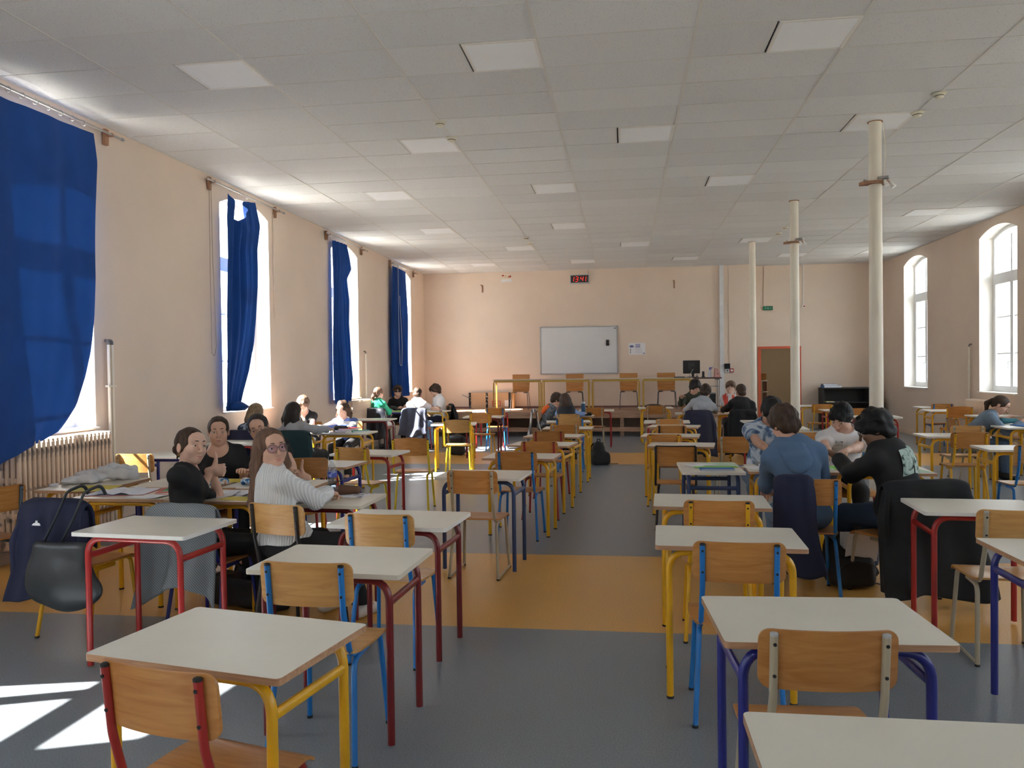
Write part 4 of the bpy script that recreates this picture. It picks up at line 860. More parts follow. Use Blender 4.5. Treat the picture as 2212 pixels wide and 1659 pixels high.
class SDF:
    """ordered list of (op, shape, k): 'u' union, 's' subtract, 'i' intersect"""
    def __init__(s, noise=None): s.ops = []; s.noise = noise
    def u(s, sh, k=0.02): s.ops.append(('u', sh, k)); return s
    def s(s, sh, k=0.01): s.ops.append(('s', sh, k)); return s
    def i(s, sh, k=0.006): s.ops.append(('i', sh, k)); return s
    def g(s, other, k=0.02): s.ops.append(('g', other, k)); return s
    def bounds(s):
        if getattr(s, '_b', None) is not None: return s._b
        s._b = s._bounds(); return s._b
    def _bounds(s):
        lo = V3(9,9,9); hi = -lo
        for op, sh, k in s.ops:
            if op == 'u': lo = np.minimum(lo, sh.c-sh.R); hi = np.maximum(hi, sh.c+sh.R)
            elif op == 'g': l, h = sh.bounds(); lo = np.minimum(lo, l); hi = np.maximum(hi, h)
        return lo, hi
    def __call__(s, P):
        P = P.astype(np.float32, copy=False); D = np.full(len(P), 1.0, np.float32)
        for op, sh, k in s.ops:
            if op == 'g':
                lo, hi = sh.bounds(); m = ((P > lo-0.08) & (P < hi+0.08)).all(1)
                if m.any(): D[m] = smin(D[m], sh(P[m]), k)
                continue
            if sh.c is None or op == 'i': D = smax(D, sh.d(P), k); continue
            q = P-sh.c.astype(F4); l = np.sqrt(np.einsum('ij,ij->i', q, q))-F4(sh.R); m = l < (0.07 if op == 'u' else 0.03)
            if op == 'u':
                D = np.where(m, D, np.minimum(D, np.maximum(l, 0.04)))
                if m.any(): D[m] = smin(D[m], sh.d(P[m]), k)
            elif m.any(): D[m] = smax(D[m], -sh.d(P[m]), k)
        if s.noise is not None: D = D + s.noise(P)
        return D
def surface(sd, h, name, pad=0.03):
    """naive surface nets on a sparse grid"""
    lo, hi = sd.bounds(); lo = lo-pad; hi = hi+pad; B = 6
    nb = np.maximum(1, np.ceil((hi-lo)/(h*B)).astype(int)); n = nb*B
    ci = np.stack(np.meshgrid(*[np.arange(k) for k in nb], indexing='ij'), -1).reshape(-1, 3)
    cd = sd(lo + (ci*B+B/2)*h)
    act = np.abs(cd) < h*B*0.87*1.1+0.014
    D = np.repeat(np.repeat(np.repeat(np.where(cd > 0, 1.0, -1.0).reshape(nb), B, 0), B, 1), B, 2).astype(np.float32)
    D = np.pad(D, ((0,1),)*3, mode='edge')
    off = np.stack(np.meshgrid(*[np.arange(B+1)]*3, indexing='ij'), -1).reshape(-1, 3)
    A = ci[act]
    for s0 in range(0, len(A), 1500):
        idx = (A[s0:s0+1500, None, :]*B+off[None]).reshape(-1, 3)
        D[idx[:,0], idx[:,1], idx[:,2]] = sd(lo+idx*h)
    S = D < 0
    c = [D[i:n[0]+i, j:n[1]+j, k:n[2]+k] for i in (0,1) for j in (0,1) for k in (0,1)]
    cs = [S[i:n[0]+i, j:n[1]+j, k:n[2]+k] for i in (0,1) for j in (0,1) for k in (0,1)]
    cnt = sum(x.astype(np.int8) for x in cs); cell = (cnt > 0) & (cnt < 8)
    I = np.argwhere(cell)
    if len(I) == 0: raise ValueError('empty surface ' + name)
    vid = np.full(cell.shape, -1, np.int32); vid[cell] = np.arange(len(I))
    val = np.stack([x[cell] for x in c], 1); acc = np.zeros((len(I), 3)); num = np.zeros(len(I))
    cor = np.array([(i,j,k) for i in (0,1) for j in (0,1) for k in (0,1)], float)
    for a in range(8):
        for ax in (4, 2, 1):
            if a & ax: continue
            b_ = a | ax; m = (val[:,a] < 0) != (val[:,b_] < 0)
            t = np.where(m, val[:,a]/np.where(m, val[:,a]-val[:,b_], 1), 0); acc += m[:,None]*(cor[a]+t[:,None]*(cor[b_]-cor[a])); num += m
    vs = lo + (I + acc/np.maximum(num, 1)[:,None])*h
    quads = []
    for ax in range(3):
        sl0 = [slice(1, n[0]), slice(1, n[1]), slice(1, n[2])]; sl0[ax] = slice(0, n[ax]); sl1 = list(sl0); sl1[ax] = slice(1, n[ax]+1)
        a, b_ = S[tuple(sl0)], S[tuple(sl1)]; E_ = np.argwhere(a != b_); 
        if not len(E_): continue
        inside = a[tuple(E_.T)]; base = E_ + np.array([0 if k == ax else 1 for k in range(3)])
        o1 = np.zeros(3, int); o2 = np.zeros(3, int); o1[(ax+1)%3] = 1; o2[(ax+2)%3] = 1
        q = np.stack([vid[tuple((base-o1-o2).T)], vid[tuple((base-o2).T)], vid[tuple(base.T)], vid[tuple((base-o1).T)]], 1)
        q[~inside] = q[~inside][:, ::-1]; quads.append(q[(q >= 0).all(1)])
    Q = np.concatenate(quads)
    me = bpy.data.meshes.new(name); me.vertices.add(len(vs)); me.vertices.foreach_set('co', vs.ravel())
    me.loops.add(Q.size); me.loops.foreach_set('vertex_index', Q.ravel().astype(np.int32)); me.polygons.add(len(Q))
    me.polygons.foreach_set('loop_start', np.arange(0, Q.size, 4, dtype=np.int32)); me.polygons.foreach_set('loop_total', np.full(len(Q), 4, np.int32))
    me.polygons.foreach_set('use_smooth', np.ones(len(Q), bool)); me.update(calc_edges=True)
    return me, vs, Q
def wob(amp, f, seed=0):
    r = np.random.RandomState(seed); K = r.normal(size=(5, 3)); K = K/np.linalg.norm(K, axis=1)[:,None]*f*r.uniform(0.6, 1.7, (5,1)); ph = r.uniform(0, 6.28, 5)
    K = K.T.astype(F4); ph = ph.astype(F4); return lambda P: F4(amp/2.2)*np.sin(P@K+ph).sum(1)
def frame(heading, pitch=0.0, roll=0.0):
    """rows: right, forward, up; heading 90 looks along +Y, pitch bows forward, roll tips to the person's right"""
    a = math.radians(heading); F = V3(math.cos(a), math.sin(a), 0); R = V3(math.sin(a), -math.cos(a), 0); U = V3(0,0,1)
    p = math.radians(pitch); F2 = F*math.cos(p)-U*math.sin(p); U2 = U*math.cos(p)+F*math.sin(p)
    r = math.radians(roll); R3 = R*math.cos(r)-U2*math.sin(r); U3 = U2*math.cos(r)+R*math.sin(r)
    return np.stack([R3, F2, U3])

SKIN = {k: mat('skin_'+k, c, 0.5, var=0.05, vscale=18, spec=0.35) for k, c in {'fair': (0.62,0.37,0.27), 'pale': (0.66,0.42,0.32), 'tan': (0.50,0.28,0.19), 'brown': (0.20,0.10,0.06)}.items()}
for m_ in SKIN.values():
    b_ = m_.node_tree.nodes['Principled BSDF']; b_.inputs['Subsurface Weight'].default_value = 0.08; b_.inputs['Subsurface Radius'].default_value = (0.02,0.008,0.005)
LIPS = mat('lips', (0.50,0.20,0.165), 0.45, var=0.05)
EYEW = mat('eye_white', (0.72,0.70,0.67), 0.25, var=0.0); IRIS = mat('iris', (0.10,0.06,0.04), 0.2, var=0.0); PUP = mat('pupil', (0.005,0.005,0.005), 0.15, var=0.0)
def hair_mat(name, c):
    return mat('hair_'+name, c, 0.58, var=0.45, vscale=26, bump=0.8, bscale=70, stretch=(3,3,0.35), spec=0.35)
HAIR = {'dark': hair_mat('dark', (0.018,0.012,0.010)), 'brown': hair_mat('brown', (0.050,0.026,0.015)), 'chestnut': hair_mat('chestnut', (0.135,0.072,0.044)), 'blond': hair_mat('blond', (0.24,0.17,0.10)), 'black': hair_mat('black', (0.006,0.006,0.007)), 'sandy': hair_mat('sandy', (0.14,0.085,0.055))}
_p = MB(); _N = 10
def _eye_mesh():
    p = MB(); prof = [(math.sin(a), math.cos(a)) for a in [PI*k/12 for k in range(13)]]
    seg = 14; vs = []; fs = []; mi = []
    for r, z in prof:
        for k in range(seg): a = 2*PI*k/seg; vs.append((r*math.cos(a), z, r*math.sin(a)))
    for i in range(12):
        for k in range(seg): j = (k+1) % seg; p_ = (i*seg+k, (i+1)*seg+k, (i+1)*seg+j, i*seg+j); fs.append(p_); mi.append(2 if i < 1 else (1 if i < 2 else 0))
    p.add(vs, fs); p.m = mi; me = p.mesh('eye', 180); return me
ME_EYE = _eye_mesh()
def ik(S, W, l1, l2, pole):
    d = W-S; L = np.linalg.norm(d); mx = (l1+l2)*0.995
    if L > mx: W = S+d/L*mx; d = W-S; L = mx
    x = (l1*l1-l2*l2+L*L)/(2*L); hgt = math.sqrt(max(0, l1*l1-x*x)); u = d/L; pv = pole-(pole@u)*u; pv = unit(pv) if np.linalg.norm(pv) > 1e-6 else V3(0,0,-1)
    return S+u*x+pv*hgt, W
def hand_sdf(W, d, n, side, pose, s=1.0):
    """W wrist, d finger direction, n palm normal, side towards the thumb"""
    sd = SDF(); d = unit(d); n = unit(n-(n@d)*d); sg = 1 if np.cross(d, n)@side > 0 else -1; t = np.cross(d, n)*sg
    M = np.stack([t, d, n]); sd.u(Ell(W+d*0.05*s, V3(0.041,0.054,0.018)*s, M), 0.01); sd.u(Cone(W-d*0.02*s, W+d*0.03*s, 0.024*s, 0.027*s), 0.015)
    curl = {'relax': (25,35,20), 'fist': (82,98,60), 'flat': (6,8,5), 'pen': (48,55,30), 'thumb': (80,100,65), 'curl': (50,60,40)}[pose]
    for i, (L, o) in enumerate(zip((0.072,0.080,0.074,0.058), (0.031,0.010,-0.011,-0.031))):
        p = W+d*(0.088-0.004*abs(i-1))*s+t*o*s; a = 0; seg = (0.46,0.30,0.24); r = (0.0092,0.0085,0.0078,0.0068)
        sd.u(Cone(W+d*0.05*s+t*o*0.9*s, p, 0.011*s, r[0]*1.1*s), 0.006); fan = t*(o*1.2)
        for k in range(3):
            a += math.radians(curl[k]); dd = unit(d*math.cos(a)+n*math.sin(a)+fan*math.cos(a)); q = p+dd*L*seg[k]*s; sd.u(Cone(p, q, r[k]*s, r[k+1]*s), 0.003); p = q
    b0 = W+d*0.022*s+t*0.028*s
    if pose == 'thumb': d1 = unit(t*0.95+d*0.35+n*0.10); d2 = unit(t*1.0+d*0.05-n*0.05)
    elif pose in ('fist', 'pen', 'curl'): d1 = unit(d*0.75+t*0.45+n*0.55); d2 = unit(d*0.75-t*0.15+n*0.45)
    else: d1 = unit(d*0.7+t*0.65+n*0.25); d2 = unit(d*0.9+t*0.3+n*0.2)
    b1 = b0+d1*0.040*s; b2 = b1+d2*0.034*s; b3 = b2+unit(d2*1.0)*0.026*s
    sd.u(Cone(b0, b1, 0.015*s, 0.012*s), 0.008).u(Cone(b1, b2, 0.0115*s, 0.0100*s), 0.003).u(Cone(b2, b3, 0.0100*s, 0.0075*s), 0.003)
    return sd
def head_sdf(H, M, s, fem, fine):
    T = lambda x, y, z: H+(x*M[0]+y*M[1]+z*M[2])*s
    E_ = lambda x, y, z, r: Ell(T(x,y,z), V3(*r)*s, M)
    sd = SDF(); sd.u(E_(0,-0.012,0.036,(0.074,0.092,0.084)), 0.01); sd.u(E_(0,0.020,-0.030,(0.0565 if fem else 0.062,0.068,0.076)), 0.03)
    sd.u(E_(0,0.058,-0.083,(0.021 if fem else 0.030,0.026,0.020)), 0.035); sd.u(E_(0,0.066,0.045,(0.052,0.026,0.040)), 0.03)
    for x in (-1, 1):
        sd.u(E_(x*0.040,0.056,-0.026,(0.024,0.028,0.026)), 0.028); sd.u(E_(x*(0.043 if fem else 0.050),0.0,-0.066,(0.014,0.040,0.020)), 0.035)
        sd.u(E_(x*0.076,-0.012,-0.004,(0.009,0.020,0.032)), 0.006); sd.s(E_(x*0.083,-0.006,-0.002,(0.005,0.010,0.018)), 0.004)
    if fine:
        for x in (-1, 1):
            sd.u(E_(x*0.029,0.084,0.027,(0.024,0.010,0.009)), 0.014); sd.s(E_(x*0.0315,0.101,0.006,(0.020,0.013,0.0095)), 0.012)
            sd.u(E_(x*0.0315,0.0835,0.0135,(0.0165,0.0085,0.0042)), 0.004); sd.u(E_(x*0.0315,0.0825,-0.0015,(0.0155,0.0080,0.0036)), 0.004)
    sd.u(Cone(T(0,0.086,0.018), T(0,0.112,-0.030), 0.0065*s, 0.0105*s), 0.012)
    if fine:
        for x in (-1, 1): sd.u(E_(x*0.0115,0.098,-0.033,(0.008,0.010,0.007)), 0.006); sd.s(E_(x*0.007,0.107,-0.042,(0.004,0.006,0.004)), 0.003)
        sd.u(E_(0,0.0835,-0.0600,(0.0225,0.0100,0.0050)), 0.006); sd.u(E_(0,0.0825,-0.0690,(0.0185,0.0105,0.0058)), 0.006)
        for x in (-1, 1): sd.s(Cone(T(0,0.0945,-0.0648), T(x*0.026,0.0830,-0.0615), 0.0018*s, 0.0014*s), 0.004)
    return sd, T, E_
def person(label, head, look, pelvis, heading, hands, top, skin='fair', hair=('dark','short'), fem=False, s=1.0, h=0.009, poses=('relax','relax'), pants=None, shoe=None, sleeve='short', fine=False, extras=(), twist=None, elbows=(None,None), sit=0.46, knee=None, hem=None, neck='crew', hoodc=None, palm=(None,None), fdir=(None,None), loose=0.0, group='students at the desks', legs=True, brow=True, eyes=True, iris=None, seed=0):
    root = thing('person', label, 'person', (pelvis[0], pelvis[1], 0), 0, group); O = V3(pelvis[0], pelvis[1], 0)
    H = np.asarray(head, float)-O; M = frame(*look); B = frame(heading); F, Rt, U = B[1], B[0], V3(0,0,1)
    Bs = frame(heading if twist is None else twist); Rs, Fs = Bs[0], Bs[1]
    pel = V3(0,0,sit+0.105*s); N = H - 0.155*s*unit(0.55*M[2]+0.45*U) - 0.030*s*M[1] - 0.012*F
    Mi = pel*0.45+N*0.55 - F*0.028; u = unit(N-Mi); fc = unit(Fs-(Fs@u)*u); rc = np.cross(fc, u); Mc = np.stack([rc, fc, u])
    ul = unit(Mi-pel); fl_ = unit(F-(F@ul)*ul); Ml = np.stack([np.cross(fl_, ul), fl_, ul])
    sw = (0.138 if fem else 0.154)*s
    Sh = {k: N-u*0.072*s+rc*k*sw for k in (-1, 1)}
    def torso(sd, e, k=0.05):
        sd.u(Ell(N*0.52+Mi*0.48+fc*0.004, V3(0.130 if fem else 0.154, 0.098 if fem else 0.108, 0.175)*s+e, Mc), k)
        sd.u(Ell(Mi*0.55+pel*0.45, V3(0.116 if fem else 0.136, 0.092 if fem else 0.102, 0.150)*s+e, Ml), k); sd.u(Ell(pel, V3(0.165 if fem else 0.160, 0.125, 0.105)*s+e), k)
        if fem:
            for k_ in (-1, 1): sd.u(Ell(N*0.42+Mi*0.58+fc*0.072*s+rc*k_*0.062*s, V3(0.058,0.045,0.055)*s+e, Mc), 0.05)
        for k_ in (-1, 1): sd.u(Cone(N-u*0.028*s, Sh[k_]+u*0.004*s, 0.040*s+e, 0.046*s+e), 0.04)
    arms = {}
    for k_, W in zip((-1, 1), hands):
        W = np.asarray(W, float)-O if W is not None else Sh[k_]+V3(0,0,-0.45)
        pole = elbows[0 if k_ < 0 else 1]; pole = rc*k_*0.35-U*0.9-F*0.3 if pole is None else np.asarray(pole, float)
        E_, W = ik(Sh[k_], W, 0.275*s, 0.245*s, pole); arms[k_] = (Sh[k_], E_, W)
    def legp(k_):
        hip = pel+Rt*k_*0.082*s-U*0.015; kz = sit+0.035*s; kn = hip+F*0.40*s+Rt*k_*0.035; kn[2] = kz; an = kn+F*0.02*s; an[2] = 0.085
        if knee is not None and knee[0 if k_ < 0 else 1] is not None: dx, dy = knee[0 if k_ < 0 else 1]; an = kn+F*dx+Rt*dy; an[2] = 0.085
        return hip, kn, an
    hsz = s*1.05
    # --- body
    body = SDF(); tor = SDF(); torso(tor, 0.0); body.g(tor, 0.0)
    body.u(Cone(N-u*0.02, H-0.045*s*M[2]-0.015*s*M[1], (0.047 if fem else 0.055)*s, (0.043 if fem else 0.051)*s), 0.03)
    hs, T, EH = head_sdf(H, M, hsz, fem, fine); body.g(hs, 0.018)
    for i, k_ in enumerate((-1, 1)):
        S_, E_, W_ = arms[k_]; a = SDF(); f = 0.92 if fem else 1.0
        a.u(Cone(S_, E_, 0.047*s*f, 0.037*s*f), 0.02).u(Cone(E_, W_, 0.038*s*f, 0.025*s*f), 0.012); a.u(Cone(E_*0.8+W_*0.2, E_*0.45+W_*0.55, 0.037*s*f, 0.033*s*f), 0.02); body.g(a, 0.03)
        fd = unit(W_-E_) if fdir[i] is None else unit(np.asarray(fdir[i], float)); pn = -U if palm[i] is None else np.asarray(palm[i], float)
        body.g(hand_sdf(W_, fd, pn, -rc*k_ if poses[i] != 'thumb' else U*1.0, poses[i], s*(0.93 if fem else 1.0)), 0.010)
        if legs:
            hip, kn, an = legp(k_); l = SDF(); l.u(Cone(hip, kn, 0.082*s, 0.056*s), 0.03).u(Cone(kn, an, 0.055*s, 0.036*s), 0.02).u(Cone(an, an+F*0.13*s-U*0.045, 0.035*s, 0.028*s), 0.02); body.g(l, 0.04)
    me, vs, Q = surface(body, h, 'person_body'); me.materials.append(SKIN[skin]); bo = obj('body', me, root)
    if fine:
        lp = SDF(); lp.u(EH(0,0.0845,-0.0600,(0.0205,0.0098,0.0044)), 0.002); lp.u(EH(0,0.0835,-0.0690,(0.0165,0.0102,0.0052)), 0.002); lp.s(Cone(T(0,0.0955,-0.0646), T(0.024,0.0850,-0.0620), 0.0012*s, 0.001*s), 0.002); lp.s(Cone(T(0,0.0955,-0.0646), T(-0.024,0.0850,-0.0620), 0.0012*s, 0.001*s), 0.002)
        lme, _, _ = surface(lp, 0.0017, 'lips', 0.01); lme.materials.append(LIPS); obj('lips', lme, root)
    # --- clothes
    def cloth(name, sd, mm, hh=None): 
        me, vs, Q = surface(sd, hh or h*1.15, name); me.materials.append(mm); return obj(name, me, root)
    e = {'tee': 0.009, 'knit': 0.014, 'hoodie': 0.017, 'coat': 0.019}[top[1]]+loose
    sh = SDF(noise=wob(0.0035 if top[1] == 'tee' else 0.005, 26, seed)); t2 = SDF(); torso(t2, e, 0.06); hz = (pel[2]-0.055) if hem is None else hem
    t2.i(Plane((0,0,hz), (0,0,-1)), 0.004); sh.g(t2, 0.0)
    for i, k_ in enumerate((-1, 1)):
        S_, E_, W_ = arms[k_]; a = SDF()
        if sleeve == 'short': c = S_*0.38+E_*0.62; a.u(Cone(S_-(E_-S_)*0.05, c+(E_-S_)*0.2, (0.047 if fem else 0.055)*s+e, (0.044 if fem else 0.050)*s+e), 0.03); a.i(Plane(c, E_-S_), 0.003)
        else:
            r = 0.032 if top[1] == 'tee' else 0.036
            c = W_-unit(W_-E_)*(0.005 if sleeve == 'long' else 0.09); a.u(Cone(S_, E_, 0.045*s+e, 0.040*s+e), 0.03).u(Cone(E_, c+(W_-E_)*0.12, 0.040*s+e, r*s+e*0.55), 0.025); a.i(Plane(c, W_-E_), 0.003)
        sh.g(a, 0.035)
    nr = {'crew': 0.068, 'wide': 0.088, 'high': 0.052, 'vee': 0.080}[neck]*s
    if neck != 'high': sh.s(Cone(N+u*0.004*s+fc*0.012, N+u*0.16*s+fc*0.05, nr, nr*1.25), 0.006)
    else: sh.u(Cone(N-u*0.01, N+u*0.045*s, 0.064*s, 0.060*s), 0.02); sh.i(Plane(N+u*0.05*s+0.01*fc, u), 0.004)
    if neck == 'vee': sh.s(Cone(N+fc*0.10+u*0.03, N+fc*0.13*s-u*0.10*s, 0.055*s, 0.012*s), 0.006)
    cloth({'tee': 'shirt', 'knit': 'jumper', 'hoodie': 'hoodie', 'coat': 'jacket'}[top[1]], sh, top[0])
    if hoodc is not None:
        hd = SDF(noise=wob(0.006, 34, seed+3)); pts = []
        for k in range(13):
            a = math.radians(-140+280*k/12); ca = math.cos(a)
            pts.append(N+u*(0.012-0.040*max(0, ca))*s + rc*math.sin(a)*0.098*s - fc*(ca*0.112*s-0.012))
        for k, (p0, p1) in enumerate(zip(pts, pts[1:])): r_ = 0.024+0.010*math.sin(PI*(k+0.5)/12); hd.u(Cone(p0, p1, r_*s, r_*s), 0.012)
        for k, (p0, p1) in enumerate(zip(pts[2:-2], pts[3:-2])): dn = u*0.045*s+fc*0.012*s; hd.u(Cone(p0-dn, p1-dn, 0.026*s, 0.026*s), 0.012)
        hd.u(Ell(N-fc*0.118*s-u*0.120*s, V3(0.095,0.028,0.060)*s, Mc), 0.04); hd.u(Ell(N-fc*0.116*s-u*0.165*s, V3(0.055,0.024,0.040)*s, Mc), 0.03)
        hd.s(Ell(N-fc*0.045*s+u*0.060*s, V3(0.074,0.066,0.080)*s, Mc), 0.012)
        cloth('hood', hd, hoodc)
    pm = pants or mat('trousers_black', (0.012,0.012,0.014), 0.85, var=0.1, bump=0.1, bscale=200)
    if legs:
        pt = SDF(noise=wob(0.004, 22, seed+1)); pt.u(Ell(pel, V3(0.172,0.132,0.110)*s), 0.03); pt.i(Plane(pel+U*0.085*s, U), 0.004)
        ends = []
        for k_ in (-1, 1):
            hip, kn, an = legp(k_); l = SDF(); l.u(Cone(hip, kn, 0.094*s, 0.069*s), 0.03).u(Cone(kn, an-U*0.02, 0.067*s, 0.056*s), 0.03); l.i(Plane((0,0,0.10), (0,0,-1)), 0.004); pt.g(l, 0.04); ends.append(an)
        cloth('trousers', pt, pm, h*1.4)
        for an in ends:
            so = SDF(); so.u(Cone(an-F*0.035-U*0.035, an+F*0.13*s-U*0.048, 0.042*s, 0.036*s), 0.02).u(Cone(an, an-U*0.03, 0.046*s, 0.046*s), 0.02); so.i(Plane((0,0,0.003), (0,0,-1)), 0.003); cloth('shoe', so, shoe or mat('shoe_dark', (0.02,0.02,0.022), 0.5), h*1.2)
    # --- hair
    hm = HAIR[hair[0]]; st = hair[1]; hr = SDF(noise=hair_noise(H, M, st, seed, s))
    cap = {'short': 0.018, 'crop': 0.007, 'curly': 0.028, 'long': 0.012, 'bun': 0.008, 'pony': 0.009, 'tied': 0.008, 'mop': 0.022, 'bob': 0.014, 'waves': 0.016}[st]
    hr.u(Ell(T(0,-0.014,0.036), V3(0.074+cap,0.092+cap,0.084+cap)*hsz, M), 0.01)
    if st in ('short','crop','curly','mop'):
        hr.u(EH(0,-0.050,-0.035,(0.062+cap*0.8,0.050+cap*0.7,0.055)), 0.02)
        hr.s(EH(0,0.105,-0.050,(0.080,0.066 if st != 'mop' else 0.050,0.092)), 0.012); hr.s(EH(0,0.04,-0.085,(0.11,0.075,0.072)), 0.012)
        if st in ('short','mop','curly'):
            for x in (-0.04, 0.0, 0.04): hr.u(EH(x,0.072,0.078-abs(x)*0.5,(0.030,0.026+cap*0.5,0.022+cap*0.4)), 0.02)
    else:
        hr.s(EH(0,0.110,-0.035,(0.064,0.070,0.100)), 0.010); hr.s(EH(0,0.055,-0.115,(0.11,0.085,0.085)), 0.012)
        if st in ('bun','pony','tied'): hr.u(EH(0,-0.060,-0.010,(0.060,0.040,0.062)), 0.02); hr.s(EH(0,0.03,-0.10,(0.11,0.075,0.080)), 0.012)
    if st in ('long','tied','bob'): hr.s(Cone(T(0,0.095,0.100), T(0,-0.02,0.142), 0.006*s, 0.004*s), 0.006)
    if st == 'bun': hr.u(EH(0.0,-0.122,-0.008,(0.040,0.032,0.036)), 0.012); hr.u(EH(-0.025,-0.120,-0.035,(0.020,0.018,0.030)), 0.012); hr.u(Cone(T(0,-0.125,0.0), T(0.01,-0.155,0.035), 0.012*s, 0.002*s), 0.01); hr.u(Cone(T(0,-0.125,-0.02), T(-0.01,-0.150,-0.065), 0.012*s, 0.002*s), 0.01)
    if st == 'pony':
        p0, p1, p2 = T(0,-0.112,0.012), T(0,-0.135,-0.06)-0.0*U, T(0,-0.115,-0.12)-U*0.12*s
        hr.u(Cone(p0, p1, 0.024*s, 0.034*s), 0.015).u(Cone(p1, p2, 0.034*s, 0.012*s), 0.02)
    if st in ('long', 'bob', 'waves'):
        L = {'long': 0.30, 'bob': 0.20, 'waves': 0.17}[st]
        for x, y, w, ll in ((-0.072,-0.012,0.034,1.0),(0.072,-0.012,0.034,1.0),(-0.060,-0.055,0.042,1.02),(0.060,-0.055,0.042,1.02),(0,-0.085,0.050,1.05)):
            a_ = T(x,y,0.01); c_ = T(x*1.12,y-0.008,-0.09); b2 = c_-U*(L*ll-0.08)*s - F*0.01 + (rc*x*0.25); dd = hair[2] if len(hair) > 2 else V3(0,0,0)
            hr.u(Cone(a_, c_, w*0.85*s, w*s), 0.03).u(Cone(c_, b2+dd*(1 if x <= 0 else 0.4), w*s, w*0.62*s), 0.03)
    hme, _, _ = surface(hr, max(h*0.95, 0.005), 'hair'); hme.materials.append(hm); obj('hair', hme, root)
    # --- face
    if eyes:
        for x in (-1, 1):
            eo = obj('eye', ME_EYE, root, [EYEW, iris or IRIS, PUP]); c = T(x*0.0315, 0.0772, 0.0063)
            Mx = np.stack([M[0], M[1], M[2]], 1)*0.0120*hsz; eo.matrix_basis = Matrix([[*Mx[0], c[0]], [*Mx[1], c[1]], [*Mx[2], c[2]], [0,0,0,1]])
            if brow:
                p = MB(); p.tube([tuple(T(x*(0.014+0.036*t_), 0.0985-0.016*t_*t_-0.004*t_, 0.0325+0.0050*math.sin(t_*2.7)-0.0045*t_)) for t_ in [k/6 for k in range(7)]], [0.0026,0.0034,0.0036,0.0034,0.0028,0.0020,0.0010], 6); obj('eyebrow', p.mesh('eyebrow', 180), root, hm)
    return dict(root=root, T=T, M=M, H=H, N=N, O=O, u=u, rc=rc, fc=fc, Sh=Sh, arms=arms, F=F, Rt=Rt, Mc=Mc, Mi=Mi, s=s, pel=pel)
def hair_noise(H, M, st, seed, s):
    if st in ('curly', 'mop', 'waves'): return wob(0.0075 if st != 'waves' else 0.005, 75, seed)
    w = wob(0.0020, 60, seed) if st not in ('short',) else wob(0.0045, 85, seed)
    def fn(P):
        q = (P-H)@M.T; a = np.arctan2(q[:,0], q[:,1]+0.3); return w(P) + 0.0011*np.sin(a*110+2.5*np.sin(q[:,2]*18)+seed) + 0.0010*np.sin(a*47+seed*2)
    return fn
def glasses(P, m, r=0.024, rnd=0.9, lens=None):
    T = P['T']; root = P['root']; s = P['s']; p = MB()
    for x in (-1, 1):
        p.tube([tuple(T(x*0.033+math.cos(a)*r*1.08, 0.102-abs(math.cos(a)*0.002)-0.004*x*math.cos(a), 0.004+math.sin(a)*r*rnd)) for a in [2*PI*k/20 for k in range(20)]], 0.0017*s, 6, closed=True)
        p.tube([tuple(T(x*0.059,0.098,0.010)), tuple(T(x*0.076,0.075,0.012)), tuple(T(x*0.079,0.0,0.012)), tuple(T(x*0.079,-0.015,0.0))], 0.0017*s, 6)
    p.tube([tuple(T(-0.008,0.103,0.008)), tuple(T(0,0.107,0.011)), tuple(T(0.008,0.103,0.008))], 0.0017*s, 6)
    g = obj('glasses', p.mesh('glasses', 180), root, m)
    p = MB()
    for x in (-1, 1): p.add([tuple(T(x*0.033+math.cos(a)*r, 0.1015, 0.004+math.sin(a)*r*rnd)) for a in [2*PI*k/20 for k in range(20)]], [tuple(range(20))])
    obj('lens', p.mesh('lens', 180), g, lens or glass('spectacle_glass', (0.96,0.96,0.98)))
def earring(P, x=1):
    p = MB(); c = P['T'](x*0.078,-0.008,-0.044); p.tube([tuple(c+P['M'][1]*0.009*math.cos(a)+P['M'][2]*0.009*math.sin(a)) for a in [2*PI*k/14 for k in range(14)]], 0.0018, 6, closed=True); obj('earring', p.mesh('earring', 180), P['root'], mat('gold', (0.55,0.36,0.14), 0.25, 0.9))
# ---------------------------------------------------------------- people
BLK = mat('cloth_black', (0.010,0.010,0.012), 0.85, var=0.15, bump=0.08, bscale=250)
WHT = mat('cloth_white', (0.78,0.78,0.80), 0.85, var=0.03); RIBW = striped('white_rib_knit', (0.62,0.63,0.64), (0.74,0.75,0.76), 22, 'X', 0.9, 0.4, bump=0.55)
GREY = mat('cloth_grey', (0.33,0.34,0.36), 0.9, var=0.05); GRN = mat('cloth_green', (0.01,0.24,0.13), 0.85, var=0.1); DENIM = mat('denim', (0.10,0.16,0.25), 0.9, var=0.15, bump=0.1, bscale=300)
LDENIM = mat('denim_light', (0.20,0.33,0.50), 0.9, var=0.12); SANDT = mat('trousers_sand', (0.40,0.36,0.30), 0.9); NAVYT = mat('trousers_navy', (0.02,0.025,0.06), 0.9)
HOODB = mat('hoodie_blue', (0.085,0.15,0.26), 0.92, var=0.06, bump=0.1, bscale=150); HOODG = mat('hoodie_grey', (0.38,0.41,0.45), 0.92, var=0.06, bump=0.1, bscale=150)
TIE = blotch('tie_dye', [(0.03,0.06,0.13),(0.05,0.10,0.20),(0.14,0.22,0.35),(0.50,0.58,0.68),(0.60,0.66,0.74)], 6.5, 0.9, 3.5, 1.4)
MARL = blotch('marl_grey', [(0.05,0.06,0.075),(0.12,0.14,0.165),(0.22,0.25,0.29)], 30, 0.95); ORG = mat('hood_orange', (0.75,0.13,0.02), 0.9, var=0.06)
